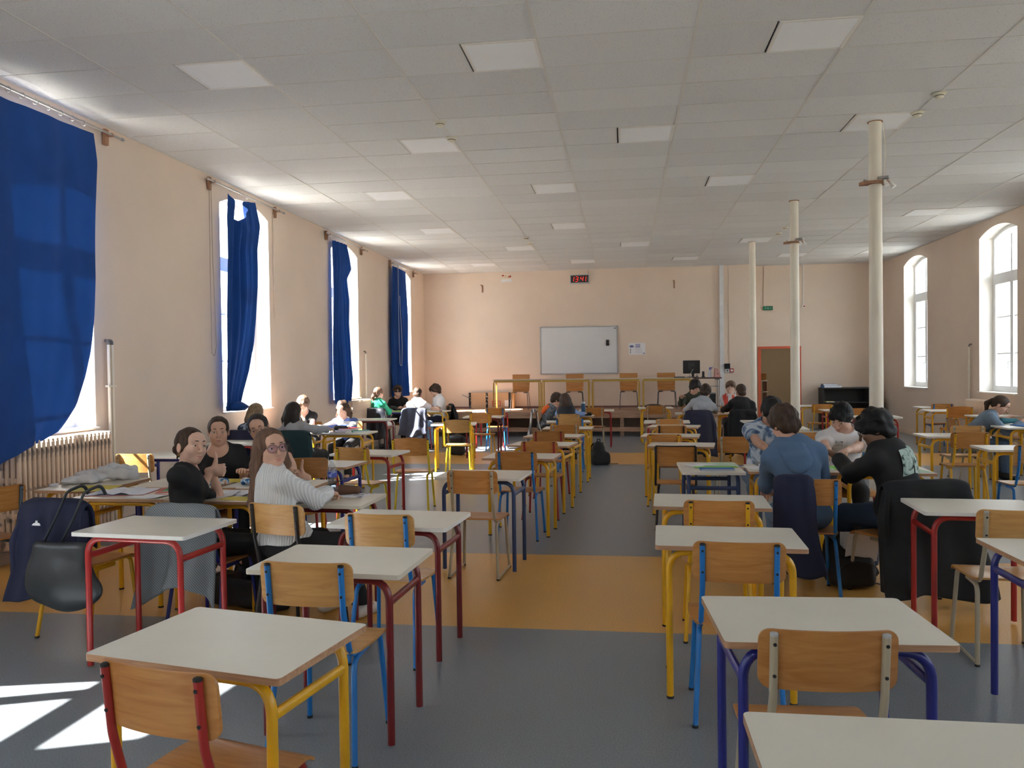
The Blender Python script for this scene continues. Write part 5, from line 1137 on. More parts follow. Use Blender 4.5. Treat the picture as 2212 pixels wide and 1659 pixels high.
PAT = blotch('zigzag_print', [(0.02,0.03,0.06),(0.04,0.08,0.14),(0.28,0.40,0.52),(0.5,0.58,0.65)], 24, 0.9, 1.0, 0.5)
STRIPE = striped('striped_jumper', (0.10,0.16,0.45), (0.62,0.60,0.58), 3.2, 'Z', 0.9, 0.06); OLIVE = mat('jacket_olive', (0.055,0.06,0.04), 0.9, var=0.1)
REDW = striped('jacket_red_white', (0.55,0.06,0.04), (0.62,0.62,0.64), 2.2, 'X', 0.8, 0.05); GBLUE = mat('jumper_grey_blue', (0.15,0.20,0.26), 0.95, var=0.08, bump=0.1, bscale=120); SKYB = mat('shirt_sky', (0.22,0.34,0.62), 0.85, var=0.05)
METAL = mat('spectacle_metal', (0.25,0.22,0.2), 0.3, 0.8); DARKG = mat('spectacle_dark', (0.02,0.02,0.025), 0.3)
VLENS = glass('coated_lens', (0.86,0.82,1.0))
# --- group by the radiator
P1 = person('girl in a black T-shirt with a loose bun, in profile, giving a thumbs up', (-2.81,4.85,1.115), (-24,-5,-6), (-2.74,4.74), 45, ((-2.80,5.10,0.925), (-2.735,4.96,0.950)), (BLK,'tee'), 'pale', ('brown','bun'), True, 1.0, 0.0048, ('thumb','thumb'), fine=True, twist=12, elbows=((0.2,0.5,-1.0),(-0.25,-0.1,-1.0)), neck='wide', sit=0.43, palm=((0,-1,0),(-0.2,1,0)), fdir=((1,0.1,0.05),(0.9,0.35,0.05)), seed=1)
earring(P1, 1)
P2 = person('girl in a black top with hair tied back, facing the camera', (-3.37,6.25,1.105), (-62,2,0), (-3.33,6.42), -72, ((-3.02,6.10,0.785), (-3.52,6.02,0.785)), (BLK,'tee'), 'fair', ('brown','tied'), True, 1.0, 0.0060, fine=True, neck='wide', seed=2)
P3 = person('girl in thin round glasses tilting her head, behind the girl in white', (-3.06,6.36,1.12), (-72,6,17), (-2.84,6.52), -88, ((-2.62,6.05,0.79), (-3.05,6.02,0.79)), (BLK,'tee'), 'fair', ('dark','tied'), True, 1.0, 0.0060, fine=True, seed=3)
glasses(P3, METAL, 0.023, 1.0)
P4 = person('girl in a white ribbed jumper with long brown hair and glasses, thumb up', (-2.15,4.62,1.125), (-42,-6,4), (-2.03,4.57), 68, ((-2.035,4.86,0.925), (-1.935,4.97,0.80)), (RIBW,'knit'), 'fair', ('chestnut','long',V3(-0.07,-0.05,0)), True, 1.0, 0.0048, ('thumb','pen'), fine=True, twist=52, sleeve='long', elbows=((-0.3,0.4,-0.9),(0.75,-0.35,-0.75)), palm=((-0.6,-0.6,0),(0,0,-1)), fdir=((-0.8,-0.15,0.25),(0.25,0.9,-0.1)), hem=0.575, neck='crew', knee=((0.05,0.0),(0.06,0.05)), shoe=mat('trainer_white', (0.6,0.58,0.55), 0.6), loose=0.006, seed=4)
glasses(P4, DARKG, 0.026, 0.88, VLENS); earring(P4, -1)
p = MB(); a_ = P4['arms'][-1]; w_ = a_[2]; d_ = unit(a_[2]-a_[1]); q1 = unit(np.cross(d_, V3(0,0,1))); q2 = np.cross(d_, q1)
p.tube([tuple(w_-d_*0.03+q1*0.031*math.cos(k*PI/8)+q2*0.031*math.sin(k*PI/8)) for k in range(16)], 0.006, 6, closed=True); obj('bracelet', p.mesh('bracelet', 180), P4['root'], mat('bracelet_brown', (0.12,0.06,0.04), 0.6))
p = MB(); p.tube([tuple(np.array((-1.955,5.02,0.835))-P4['O']), tuple(np.array((-1.87,5.10,0.875))-P4['O'])], 0.004, 6); p.tube([tuple(np.array((-1.955,5.02,0.835))-P4['O']), tuple(np.array((-2.02,4.96,0.80))-P4['O'])], [0.004,0.001], 6)
o = obj('pen', p.mesh('pen', 180), None, BLACKP, loc=tuple(P4['O'])); tag(o, 'black pen in the hand of the girl in white', 'pen')
# --- third window group
person('student with fair hair in a zigzag-patterned top, seen from behind', (-4.79,9.87,1.06), (85,15,0), (-4.82,9.80), 90, ((-5.0,10.4,0.79),(-4.6,10.4,0.79)), (PAT,'knit'), 'fair', ('blond','bob'), True, 0.98, 0.010, sleeve='long', eyes=False, seed=5)
person('student with straight dark hair in a grey top, seen from behind', (-4.22,9.75,1.08), (70,8,0), (-4.12,9.70), 84, ((-4.4,10.35,0.79),(-3.85,10.4,0.79)), (GREY,'knit'), 'fair', ('dark','long'), True, 1.0, 0.009, sleeve='long', eyes=False, seed=6)
person('short-haired student in a black V-neck with sun on the head', (-4.74,11.30,1.11), (-70,32,0), (-4.74,11.45), -78, ((-4.5,10.95,0.79),(-4.85,10.9,0.79)), (BLK,'tee'), 'pale', ('sandy','short'), True, 0.98, 0.009, neck='vee', seed=7)
person('curly-haired student in a blue and white striped jumper, sun on the face', (-4.13,11.30,1.035), (-95,14,0), (-4.12,11.50), -88, ((-3.9,10.92,0.79),(-4.35,10.9,0.79)), (STRIPE,'knit'), 'pale', ('brown','waves'), True, 0.97, 0.009, sleeve='long', seed=8)
# --- back left group
person('girl with a ponytail in a green jumper, seen from behind', (-4.87,15.40,1.14), (60,5,0), (-4.86,15.32), 85, ((-4.99,15.78,0.78),(-4.74,15.78,0.78)), (GRN,'knit'), 'fair', ('chestnut','pony'), True, 1.0, 0.010, sleeve='long', pants=SANDT, eyes=False, seed=9)
q = person('student in a black T-shirt and dark glasses before the far curtain', (-4.93,16.98,1.14), (-75,0,0), (-4.93,17.10), -80, ((-4.75,16.62,0.80),(-5.08,16.6,0.80)), (BLK,'tee'), 'pale', ('brown','mop'), False, 1.0, 0.010, seed=10); glasses(q, DARKG, 0.026, 0.8, mat('dark_lens', (0.02,0.02,0.02), 0.2))
person('student in a sunlit white T-shirt with cropped hair, seen from behind', (-4.08,15.45,1.125), (95,22,0), (-4.06,15.36), 86, ((-4.25,15.95,0.79),(-3.75,15.85,0.79)), (WHT,'tee'), 'pale', ('brown','crop'), False, 1.0, 0.010, eyes=False, pants=LDENIM, seed=11)
person('curly-haired student in a white T-shirt turned sideways near the stage', (-4.02,16.72,1.15), (-140,18,0), (-3.92,16.75), -155, ((-4.15,16.40,0.81),(-4.2,16.52,0.81)), (WHT,'tee'), 'pale', ('brown','curly'), False, 1.0, 0.010, ('curl','curl'), pants=NAVYT, seed=12, loose=0.012)
# --- by the stage, left of the aisle
person('student in a grey marl top with an orange hood, side on', (-1.19,14.20,1.035), (15,28,0), (-1.40,14.28), 5, ((-1.0,14.42,0.80),(-0.98,14.18,0.80)), (MARL,'knit'), 'fair', ('brown','short'), False, 0.96, 0.010, sleeve='long', hoodc=ORG, seed=13)
q = person('student in a dark vest over blue sleeves with hair tied low, seen from behind', (-1.0,13.56,1.04), (118,12,0), (-0.94,13.50), 92, ((-1.14,14.0,0.86),(-0.66,14.12,0.79)), (SKYB,'tee'), 'fair', ('brown','bob'), True, 0.98, 0.010, sleeve='long', eyes=False, seed=14)
v = SDF(); t2 = SDF(); N_, Mi_, pel_, s_ = q['N'], q['Mi'], q['pel'], q['s']
v.u(Ell(N_*0.52+Mi_*0.48, V3(0.172,0.135,0.19), q['Mc']), 0.05).u(Ell(Mi_*0.55+pel_*0.45, V3(0.155,0.13,0.17)), 0.05); v.i(Plane((0,0,pel_[2]), (0,0,-1))); v.s(Cone(N_+q['u']*0.02, N_+q['u']*0.2, 0.07, 0.1), 0.006)
me, _, _ = surface(v, 0.011, 'vest'); me.materials.append(mat('vest_dark', (0.012,0.014,0.022), 0.7)); obj('vest', me, q['root'])
# --- by the stage, right of the aisle
person('student in an olive jacket facing the camera behind the grey hoodie', (1.36,15.66,1.20), (-70,22,0), (1.34,15.78), -92, ((1.62,15.2,0.80),(1.08,15.30,1.02)), (OLIVE,'coat'), 'fair', ('dark','curly'), False, 1.0, 0.011, sleeve='long', seed=15)
person('student in a grey hoodie, seen from behind', (1.39,14.02,1.155), (75,24,6), (1.25,13.88), 84, ((1.05,14.55,0.79),(1.62,14.5,0.79)), (HOODG,'hoodie'), 'fair', ('brown','short'), False, 1.0, 0.010, sleeve='long', hoodc=HOODG, eyes=False, seed=16)
person('student in a red and white jacket with a hand at the mouth', (2.02,15.60,1.185), (-100,4,0), (2.05,15.74), -92, ((2.30,15.2,0.80),(2.0,15.44,1.07)), (REDW,'coat'), 'pale', ('sandy','short'), False, 0.97, 0.010, ('relax','curl'), sleeve='long', elbows=(None,(-0.3,-0.4,-0.9)), fdir=(None,(0.1,0.3,0.9)), palm=(None,(0,1,0)), seed=17)
person('student in a black jacket with cropped hair, seen from behind', (1.99,14.06,1.16), (100,10,0), (1.96,13.92), 88, ((1.72,14.6,0.79),(2.3,14.62,0.79)), (BLK,'coat'), 'fair', ('brown','crop'), False, 1.0, 0.010, sleeve='long', neck='high', eyes=False, seed=18, hem=0.36)
# --- right-hand group
person('student in a tie-dye T-shirt leaning on one arm', (1.365,7.66,1.165), (-75,38,4), (1.30,7.80), -92, ((1.55,7.10,0.79),(1.30,7.02,0.79)), (TIE,'tee'), 'tan', ('black','short'), False, 1.02, 0.0075, elbows=((0.8,0,-0.8),(-1.0,0.0,-0.6)), loose=0.01, pants=DENIM, seed=19)
P20 = person('student in a faded blue hoodie, seen from behind', (1.13,5.86,1.185), (105,22,-10), (1.24,5.76), 90, ((1.06,6.22,0.66),(1.46,6.18,0.64)), (HOODB,'hoodie'), 'fair', ('brown','short'), False, 1.03, 0.0070, sleeve='long', hoodc=HOODB, eyes=False, pants=DENIM, elbows=((-0.35,-0.5,-0.9),(0.5,-0.5,-0.9)), seed=20)
P21 = person('student in a white T-shirt looking down at his hands', (1.93,7.46,1.12), (-128,30,-6), (1.98,7.66), -100, ((1.84,7.02,0.86),(1.72,7.02,0.85)), (WHT,'tee'), 'pale', ('black','short'), False, 1.02, 0.0065, ('curl','curl'), fine=True, elbows=((1.0,0.1,-0.6),(-1.0,0.1,-0.6)), loose=0.014, seed=21)
P22 = person('student in a black sweatshirt with a pale print on the back', (1.77,5.96,1.135), (158,24,0), (1.91,5.82), 118, ((1.60,6.28,0.89),(1.74,6.62,0.79)), (BLK,'knit'), 'brown', ('black','mop'), False, 1.04, 0.0070, ('relax','relax'), sleeve='long', pants=mat('denim_dark', (0.03,0.05,0.095), 0.9, var=0.15), elbows=((-0.2,-0.5,-1.0),(0.6,0.5,-0.8)), fdir=((-0.5,0.6,0.5),None), twist=128, loose=0.010, seed=22)
glasses(P22, DARKG, 0.024, 0.85)
# --- on her own at the right
person('lone student in a grey-blue jumper bent over her books at the right', (5.10,11.70,1.015), (-25,34,0), (4.72,11.76), -8, ((5.28,11.98,0.79),(5.30,11.55,0.79)), (GBLUE,'knit'), 'fair', ('brown','pony'), True, 1.0, 0.009, ('relax','pen'), sleeve='long', pants=DENIM, seed=23)
# ---------------------------------------------------------------- coats on chair backs
def coat(label, bx, by, rz, m, wt=0.42, wb=0.5, zb=0.35, seed=0, xo=0.0, front=0.20, flare=0.05, thick=0.014, tip=0.0, sleeves=True, name='jacket', fold=4.0, amp=0.022, zs=1.0):
    a = math.radians(rz); t = thing(name, label, 'jacket' if name == 'jacket' else name, (bx, by, 0), a, 'coats hung on chairs'); t.scale = (1, 1, zs); rnd = random.Random(seed); ph = [rnd.uniform(0, 6.28) for _ in range(8)]
    prof = [(0.035,0.850-front),(0.020,0.80),(0.0,0.848),(-0.022,0.868),(-0.050,0.858),(-0.072,0.80),(-0.085,0.66),(-0.100,0.5),(-0.10-flare,zb)]
    def fn(u, v):
        x = (u-0.5)*2; d = 0; p = poly_at(prof, v); down = max(0.0, (v-0.32)/0.68); w = wt+(wb-wt)*down**0.8
        z = p[1] - tip*down*down*(0.5+0.5*math.sin(2.2*x+ph[5])) + 0.025*down*math.sin(3*x+ph[0])
        f = amp*(0.25+down)*math.sin(fold*x+ph[1]+1.2*down) + 0.4*amp*(0.2+down)*math.sin(2.3*fold*x+ph[2]+2*down)
        y = p[0] - 0.028*(1-x*x) + f*(-1 if v > 0.32 else 0.3) - 0.012*abs(x)**4
        return (xo + x*w/2 + 0.012*math.sin(6*down+ph[3])*x, y+0.005*math.sin(9*x+ph[4]), z - 0.03*abs(x)**6*(v < 0.5))
    mb = MB(); mb.grid(fn, 40, 44); o = obj('body', mb.mesh('body', 180), t, m); md = o.modifiers.new('thickness', 'SOLIDIFY'); md.thickness = thick; md.offset = 0
    if sleeves:
        for sx in (-1, 1):
            x0 = xo+sx*wt*0.46; p = MB(); pts = fillet([(x0,-0.05,0.80),(x0+sx*0.045,-0.09,0.62),(x0+sx*0.035,-0.10,max(0.12, zb+0.02))], 0.1, 6); p.tube(pts, [0.035]+[0.048]*(len(pts)-2)+[0.042], 12, flat=0.62); obj('sleeve', p.mesh('sleeve', 60), t, m)
    return t
def cl(n, c, r=0.9, **k): return mat('coat_'+n, c, r, var=0.12, bump=0.12, bscale=120, **k)
NAVYC = cl('navy', (0.012,0.015,0.045)); CHECK = striped('check_grey', (0.13,0.15,0.165), (0.27,0.29,0.31), 34, 'DIAGONAL', 0.95, 0.3); TEALC = cl('bottle_green', (0.006,0.028,0.034)); BLACKC = cl('black', (0.009,0.010,0.012)); LEATH = mat('coat_leather', (0.012,0.014,0.020), 0.32, var=0.2, bump=0.4, bscale=26)
c_ = coat('navy zip jacket with a small white emblem on the yellow-legged chair', -3.37, 4.32, -6, NAVYC, 0.42, 0.50, 0.30, 1, flare=0.06, front=0.25, xo=0.035)
p = MB(); p.prism([(-0.020,0.0),(-0.030,-0.012),(0.030,-0.012),(0.022,0.002),(0.008,0.004),(0.006,0.016),(-0.006,0.016),(-0.007,0.004)], -0.004, 0.0, axis='Y'); obj('emblem', p.mesh('emblem'), c_, WHT, loc=(-0.02,-0.130,0.735), rot=(-0.15,0,0))
coat('grey checked jacket on the chair of the girl in profile', -2.66, 4.54, -6, CHECK, 0.43, 0.54, 0.36, 2, flare=0.05, tip=0.20, zs=0.93, fold=5.0, amp=0.03, sleeves=False)
coat('bottle-green coat on the chair of the dark-haired student', -4.10, 9.50, -6, TEALC, 0.46, 0.56, 0.42, 3)
coat('navy coat on the chair of the fair-haired student', -4.82, 9.56, 0, NAVYC, 0.44, 0.50, 0.42, 4)
coat('shiny black jacket on the chair of the girl in green', -4.86, 15.10, 0, LEATH, 0.46, 0.56, 0.28, 5)
coat('dark grey jacket on the chair of the sunlit white shirt', -4.06, 15.15, -4, mat('coat_bluegrey', (0.06,0.07,0.11), 0.7, var=0.2), 0.46, 0.54, 0.32, 6, amp=0.035)
coat('black jacket behind the curly-haired student near the stage', -3.72, 16.72, 115, BLACKC, 0.44, 0.50, 0.40, 7)
coat('navy quilted coat on the chair of the grey hoodie', 1.24, 13.66, -3, mat('coat_navy_quilt', (0.010,0.013,0.045), 0.55, var=0.1), 0.46, 0.62, 0.12, 8, flare=0.08)
coat('black coat on the chair of the student in the black jacket', 1.96, 13.70, -5, BLACKC, 0.44, 0.60, 0.12, 9)
coat('navy jacket over the left half of the blue hoodie chair', 1.24, 5.55, -3, NAVYC, 0.22, 0.36, 0.22, 10, xo=-0.12, sleeves=False, fold=3)
coat('large black coat over the chair of the printed sweatshirt', 1.95, 5.60, 12, BLACKC, 0.58, 0.74, 0.10, 11, zs=0.96, flare=0.12, amp=0.03)
coat('white and grey jacket on the side-on chair', -1.56, 14.32, -80, striped('jacket_white_grey', (0.10,0.11,0.12), (0.60,0.60,0.60), 7, 'Y', 0.9, 0.1), 0.26, 0.36, 0.30, 12, xo=-0.08, sleeves=False)
# ---------------------------------------------------------------- bags
def bag_obj(name, label, cat, loc, rz, sd, m, h=0.009, group='bags'):
    t = thing(name, label, cat, loc, math.radians(rz), group); me, _, _ = surface(sd, h, 'body'); me.materials.append(m); obj('body', me, t); return t
NYL = mat('bag_nylon', (0.010,0.010,0.011), 0.6, var=0.2, bump=0.2, bscale=70)
def backpack(label, x, y, rz, tilt=0.0, open_=False, sc=1.0, slump=False):
    sd = SDF(noise=wob(0.004, 25, 5))
    if slump: sd.u(RBox((0,0,0.11*sc), V3(0.17,0.10,0.11)*sc, 0.06*sc), 0.02).u(Ell((-0.02,0.02,0.24*sc), V3(0.115,0.08,0.17)*sc), 0.07)
    else: sd.u(RBox((0,0,0.20*sc), V3(0.155,0.085,0.20)*sc, 0.06*sc), 0.02).u(RBox((0,-0.085*sc,0.13*sc), V3(0.125,0.05,0.115)*sc, 0.04*sc), 0.03).u(Ell((0,0.0,0.33*sc), V3(0.14,0.08,0.10)*sc), 0.05)
    sd.i(Plane((0,0,0.004), (0,0,-1)), 0.004)
    if open_: sd.s(Ell((0.02,-0.06,0.37*sc), V3(0.12,0.07,0.10)*sc), 0.02)
    t = bag_obj('backpack', label, 'backpack', (x, y, 0), rz, sd, NYL)
    for sx in (-1, 1):
        p = MB(); p.tube(fillet([(sx*0.08,0.085*sc,0.37*sc),(sx*0.10,0.16*sc,0.30*sc),(sx*0.11,0.15*sc,0.10),(sx*0.12,0.09*sc,0.04)], 0.06), 0.018, 8, flat=0.35); obj('shoulder_strap', p.mesh('shoulder_strap', 60), t, NYL)
    p = MB(); p.tube([(-0.03,0.05,0.40*sc),(-0.02,0.06,0.44*sc),(0.02,0.06,0.44*sc),(0.03,0.05,0.40*sc)], 0.008, 6); obj('grab_handle', p.mesh('grab_handle'), t, NYL)
    p = MB(); p.tube([(0.13*math.cos(a)*sc, -0.137*sc, 0.13*sc+0.10*sc*math.sin(a)) for a in [PI*k/12 for k in range(13)]], 0.004, 6); obj('zip', p.mesh('zip'), t, RIV)
    p = MB(); p.tube(fillet([(0.12,-0.03,0.03),(0.20,-0.06,0.012),(0.30,-0.05,0.010)], 0.05), 0.010, 6, flat=0.4); obj('loose_strap', p.mesh('loose_strap'), t, NYL)
    return t
backpack('black backpack standing in the aisle beside the left row', -0.40, 13.18, 25, sc=0.95, slump=True)
bp = backpack('black backpack with papers sticking out beside the blue hoodie chair', 1.61, 6.02, 8, open_=True, sc=0.95); bp.scale = (1.15, 1.1, 0.95)
for k in range(3): p = MB(); p.box((0.02,-0.045-0.008*k,0.32), (0.20,0.004,0.20)); o = obj('paper', p.mesh('paper'), bp, MATS['paper_white'], rot=(0.05*k,0.03*k,0))
backpack('dark backpack on the floor behind the sunlit yellow chair', -3.10, 14.6, -20, sc=0.9)
sd = SDF(noise=wob(0.010, 28, 9)); sd.u(RBox((0,0,0.16), (0.16,0.10,0.16), 0.04), 0.02).u(Ell((0.0,0,0.28), (0.10,0.06,0.12)), 0.05).i(Plane((0,0,0.004),(0,0,-1)))
bag_obj('plastic_bag', 'crumpled grey plastic bag on the floor under the red-framed desk', 'bag', (2.44,6.20,0), 20, sd, mat('plastic_grey', (0.16,0.16,0.165), 0.3, var=0.3, vscale=14, bump=0.5, bscale=18))
sd = SDF(noise=wob(0.004, 30, 4)); sd.u(RBox((0,0,0.11), (0.20,0.08,0.11), 0.04), 0.02).i(Plane((0,0,0.004),(0,0,-1)))
t = bag_obj('handbag', 'black leather handbag on the floor under the chair of the girl in profile', 'bag', (-2.62,5.12,0), -15, sd, LEATH)
for sy in (-1, 1): p = MB(); p.tube([(-0.10,sy*0.05,0.20),(-0.07,sy*0.06,0.29),(0,sy*0.065,0.32),(0.07,sy*0.06,0.29),(0.10,sy*0.05,0.20)], 0.009, 8); obj('handle', p.mesh('handle', 180), t, LEATH)
# tote hanging over the navy jacket
sd = SDF(noise=wob(0.006, 16, 7)); sd.u(RBox((0.0,0,0.22), (0.15,0.035,0.16), 0.03), 0.02).u(Ell((0.02,-0.01,0.12), (0.215,0.060,0.125)), 0.06).u(Ell((-0.05,0,0.2), (0.14,0.045,0.13)), 0.05)
t = bag_obj('tote_bag', 'dark grey leather tote hanging over the navy jacket', 'bag', (-3.37+0.20,4.32-0.225,0.27), -6, sd, mat('tote_leather', (0.022,0.026,0.030), 0.38, var=0.15, bump=0.25, bscale=30))
t.scale = (1.2,1.0,1.0)
for sy, xx in ((-1,-0.05),(1,0.05)): p = MB(); p.tube(fillet([(xx-0.06,0.0,0.36),(xx,0.03,0.52),(xx+0.02,0.085,0.655),(xx+0.03,0.20,0.68),(xx+0.03,0.235,0.62)], 0.05), 0.010, 8, flat=0.4); obj('strap', p.mesh('strap', 60), t, MATS['tote_leather'])
# ---------------------------------------------------------------- things on desks
PCOL = {}
def pm_(n, c, r=0.65): return mat('print_'+n, c, r, var=0.04)
WP = MATS['paper_white']; YEL = pm_('yellow_card', (0.62,0.50,0.05)); LIME = pm_('lime_card', (0.18,0.55,0.06)); PGRN = pm_('pale_green', (0.45,0.62,0.48)); BLUEC = pm_('blue_cover', (0.03,0.14,0.40)); REDC = pm_('red_cover', (0.60,0.05,0.05)); TEALB = pm_('teal_cover', (0.02,0.18,0.13)); PINK = pm_('pink_card', (0.62,0.16,0.12)); NAVB = pm_('navy_cover', (0.02,0.03,0.09)); GREYB = pm_('grey_cover', (0.22,0.23,0.25)); PURP = pm_('purple_cover', (0.13,0.09,0.30)); GREEN2 = pm_('green_cover', (0.02,0.24,0.08))
ZD = 0.7508
def sheet(label, x, y, rz, m, w=0.21, d=0.297, z=ZD, lift=0.0, name='paper', cat='paper', group='papers and books on the desks'):
    p = MB(); p.grid(lambda u, v: ((u-0.5)*w, (v-0.5)*d, lift*max(0, u-0.7)**2*8 + 0.0008*math.sin(7*u+5*v)), 10, 8)
    p.grid(lambda u, v: ((u-0.5)*w, (v-0.5)*d, -0.0008 + lift*max(0, u-0.7)**2*8 + 0.0008*math.sin(7*u+5*v)), 10, 8, flip=True)
    o = obj(name, p.mesh(name, 180), None, m, loc=(x, y, z+0.0012), rot=(0,0,math.radians(rz))); return tag(o, label, cat, group)
def book(label, x, y, rz, m, w=0.17, d=0.22, t=0.012, z=ZD, name='book', cat='book'):
    r = thing(name, label, cat, (x, y, z), math.radians(rz), 'papers and books on the desks')
    p = MB(); p.box((0,0,t/2), (w-0.006,d-0.006,t-0.003)); obj('pages', p.mesh('pages'), r, WP)
    p = MB(); p.box((0,0,0.0008), (w,d,0.0016)); p.box((0,0,t-0.0008), (w,d,0.0016)); p.box((-w/2+0.001,0,t/2), (0.002,d,t)); obj('cover', p.mesh('cover'), r, m); return r
def open_book(label, x, y, rz, cover, w=0.21, d=0.297):
    r = thing('notebook', label, 'notebook', (x, y, ZD), math.radians(rz), 'papers and books on the desks')
    p = MB(); p.box((0,0,0.001), (2*w+0.01,d+0.01,0.002)); obj('cover', p.mesh('cover'), r, cover)
    for sx in (-1, 1):
        p = MB(); p.grid(lambda u, v: (sx*u*w, (v-0.5)*d, 0.004+0.018*math.sin(PI*min(1,u*1.6))*(1-u*0.6)), 12, 2, flip=sx < 0); p.grid(lambda u, v: (sx*u*w, (v-0.5)*d, 0.0022), 12, 2, flip=sx > 0); obj('page', p.mesh('page', 180), r, striped('ruled_page', (0.62,0.64,0.74), (0.76,0.77,0.80), 38, 'Y', 0.8, 0.25))
    return r
def pouch(label, x, y, rz, m, L=0.20, r=0.035, name='pencil_case', h=0.006, z=ZD):
    sd = SDF(noise=wob(0.003, 40, 3)); sd.u(Cone((-L/2+r,0,r*0.9),(L/2-r,0,r*0.9),r,r*0.9), 0.01).i(Plane((0,0,0),(0,0,-1)))
    t = thing(name, label, 'pencil case', (x, y, z), math.radians(rz), 'pencil cases'); me, _, _ = surface(sd, h, 'body'); me.materials.append(m); obj('body', me, t)
    p = MB(); p.tube([(-L/2+r*1.2,0,r*1.84),(0,0.003,r*1.88),(L/2-r*1.2,0,r*1.78)], 0.003, 6); obj('zip', p.mesh('zip'), t, STEEL); return t
# cloth heap
sd = SDF(noise=lambda P: wob(0.011, 38, 2)(P)+wob(0.003, 90, 3)(P))
for (x, y, z, a, b_, c) in ((-4.20,5.78,0.79,0.13,0.09,0.05),(-4.05,5.88,0.81,0.12,0.08,0.06),(-4.14,5.66,0.78,0.09,0.07,0.04),(-3.96,5.93,0.80,0.07,0.07,0.055),(-4.26,5.62,0.775,0.07,0.09,0.03),(-4.10,5.78,0.84,0.06,0.05,0.035),(-4.30,5.50,0.765,0.03,0.06,0.02)): sd.u(Ell((x+4.1,y-5.8,z-0.75), (a,b_,c)), 0.03)
sd.i(Plane((0,0,0.001),(0,0,-1))); me, _, _ = surface(sd, 0.007, 'scarf'); me.materials.append(mat('cloth_pale_grey', (0.58,0.58,0.60), 0.95, var=0.08, bump=0.2, bscale=60)); o = obj('scarf', me, None, loc=(-4.1,5.8,0.75)); tag(o, 'crumpled pale grey jumper heaped on the desk by the radiator', 'cloth')
sheet('yellow sheet beside the heaped jumper', -3.92, 5.42, 12, YEL, 0.30, 0.30)
open_book('open ruled exercise book with a red cover on the desk by the radiator', -3.57, 5.24, 10, REDC)
sheet('loose white sheet at the desk edge beside the exercise book', -3.27, 5.08, -4, WP, 0.26, 0.16, lift=0.01)
book('pink file in the row of folders beside the girl in profile', -3.22, 5.33, 20, PINK, 0.21, 0.28, 0.010); book('green file on top of the pink one', -3.20, 5.36, 12, GREEN2, 0.17, 0.22, 0.008, z=ZD+0.010)
sheet('yellow sheet before the girl facing the camera', -3.13, 5.86, 5, YEL, 0.36, 0.20); sheet('second yellow sheet at the edge before the girl in white', -2.58, 5.03, -8, YEL, 0.22, 0.15)
WRAP = blotch('snack_wrapper', [(0.02,0.08,0.25),(0.06,0.25,0.5),(0.5,0.6,0.7),(0.4,0.2,0.1),(0.7,0.7,0.7)], 26, 0.25, 1.0, 0.4)
pouch('shiny blue snack packet on the desk behind the thumbs', -3.06, 5.62, 10, WRAP, 0.20, 0.030, 'snack_packet'); pouch('second shiny snack packet nearer the girl in white', -2.80, 5.66, -12, WRAP, 0.17, 0.026, 'snack_packet')
sheet('white sheet lying under the thumbs', -2.80, 5.22, 14, WP, lift=0.01); sheet('printed sheet curling up before the girl in white', -2.62, 5.30, -20, blotch('printed_sheet', [(0.25,0.24,0.30),(0.70,0.70,0.75),(0.72,0.72,0.77),(0.74,0.74,0.78)], 12), lift=0.02)
p = MB(); p.tube([(0,0,0.004),(0.14,0.02,0.004)], 0.004, 6); o = obj('pencil', p.mesh('pencil'), None, mat('pencil_wood', (0.45,0.26,0.12), 0.6), loc=(-2.95,5.42,ZD+0.004)); tag(o, 'brown pencil lying on the sheets', 'pencil')
# water bottle
t = thing('water_bottle', 'clear plastic water bottle with a blue label', 'bottle', (-2.02,5.30,ZD)); PET = glass('bottle_plastic', (0.80,0.84,0.87), 0.16)
prof = [(0.002,0.002),(0.028,0.002),(0.033,0.008)] + [(0.033-0.0018*(k % 2), 0.014+0.008*k) for k in range(11)] + [(0.033,0.105),(0.033,0.160),(0.031,0.172),(0.022,0.196),(0.0125,0.210),(0.0125,0.222)]
p = MB(); p.lathe(prof, 24); obj('bottle', p.mesh('bottle', 60), t, PET)
p = MB(); p.lathe([(0.0300,0.006),(0.0303,0.09)], 20); obj('water', p.mesh('water'), t, glass('water', (0.82,0.86,0.90), 0.06))
p = MB(); p.lathe([(0.0336,0.112),(0.0336,0.152)], 24); obj('label_band', p.mesh('label_band'), t, blotch('bottle_label', [(0.03,0.05,0.30),(0.04,0.07,0.36),(0.05,0.09,0.42),(0.5,0.56,0.75)], 16, 0.35))
p = MB(); p.lathe([(0.0145,0.216),(0.0145,0.230),(0.013,0.232)], 16); obj('cap', p.mesh('cap'), t, mat('bottle_cap', (0.70,0.74,0.80), 0.35))
pouch('brown leather pencil case on the desk with the water bottle', -1.88, 5.25, 8, mat('leather_brown', (0.13,0.055,0.025), 0.5, var=0.2, bump=0.2), 0.17, 0.034)
sheet('printed sheet under the brown pencil case', -1.86, 5.22, -6, MATS['printed_sheet'], 0.26, 0.18); sd = SDF(noise=wob(0.006, 90, 3)); sd.u(Ell((0,0,0.012),(0.035,0.022,0.016)), 0.01); me, _, _ = surface(sd, 0.004, 'tissue'); me.materials.append(mat('paper_tan', (0.52,0.36,0.24), 0.8)); o = obj('tissue', me, None, loc=(-1.90,5.06,ZD-0.001)); tag(o, 'crumpled tan wrapper near the pencil hand', 'wrapper')
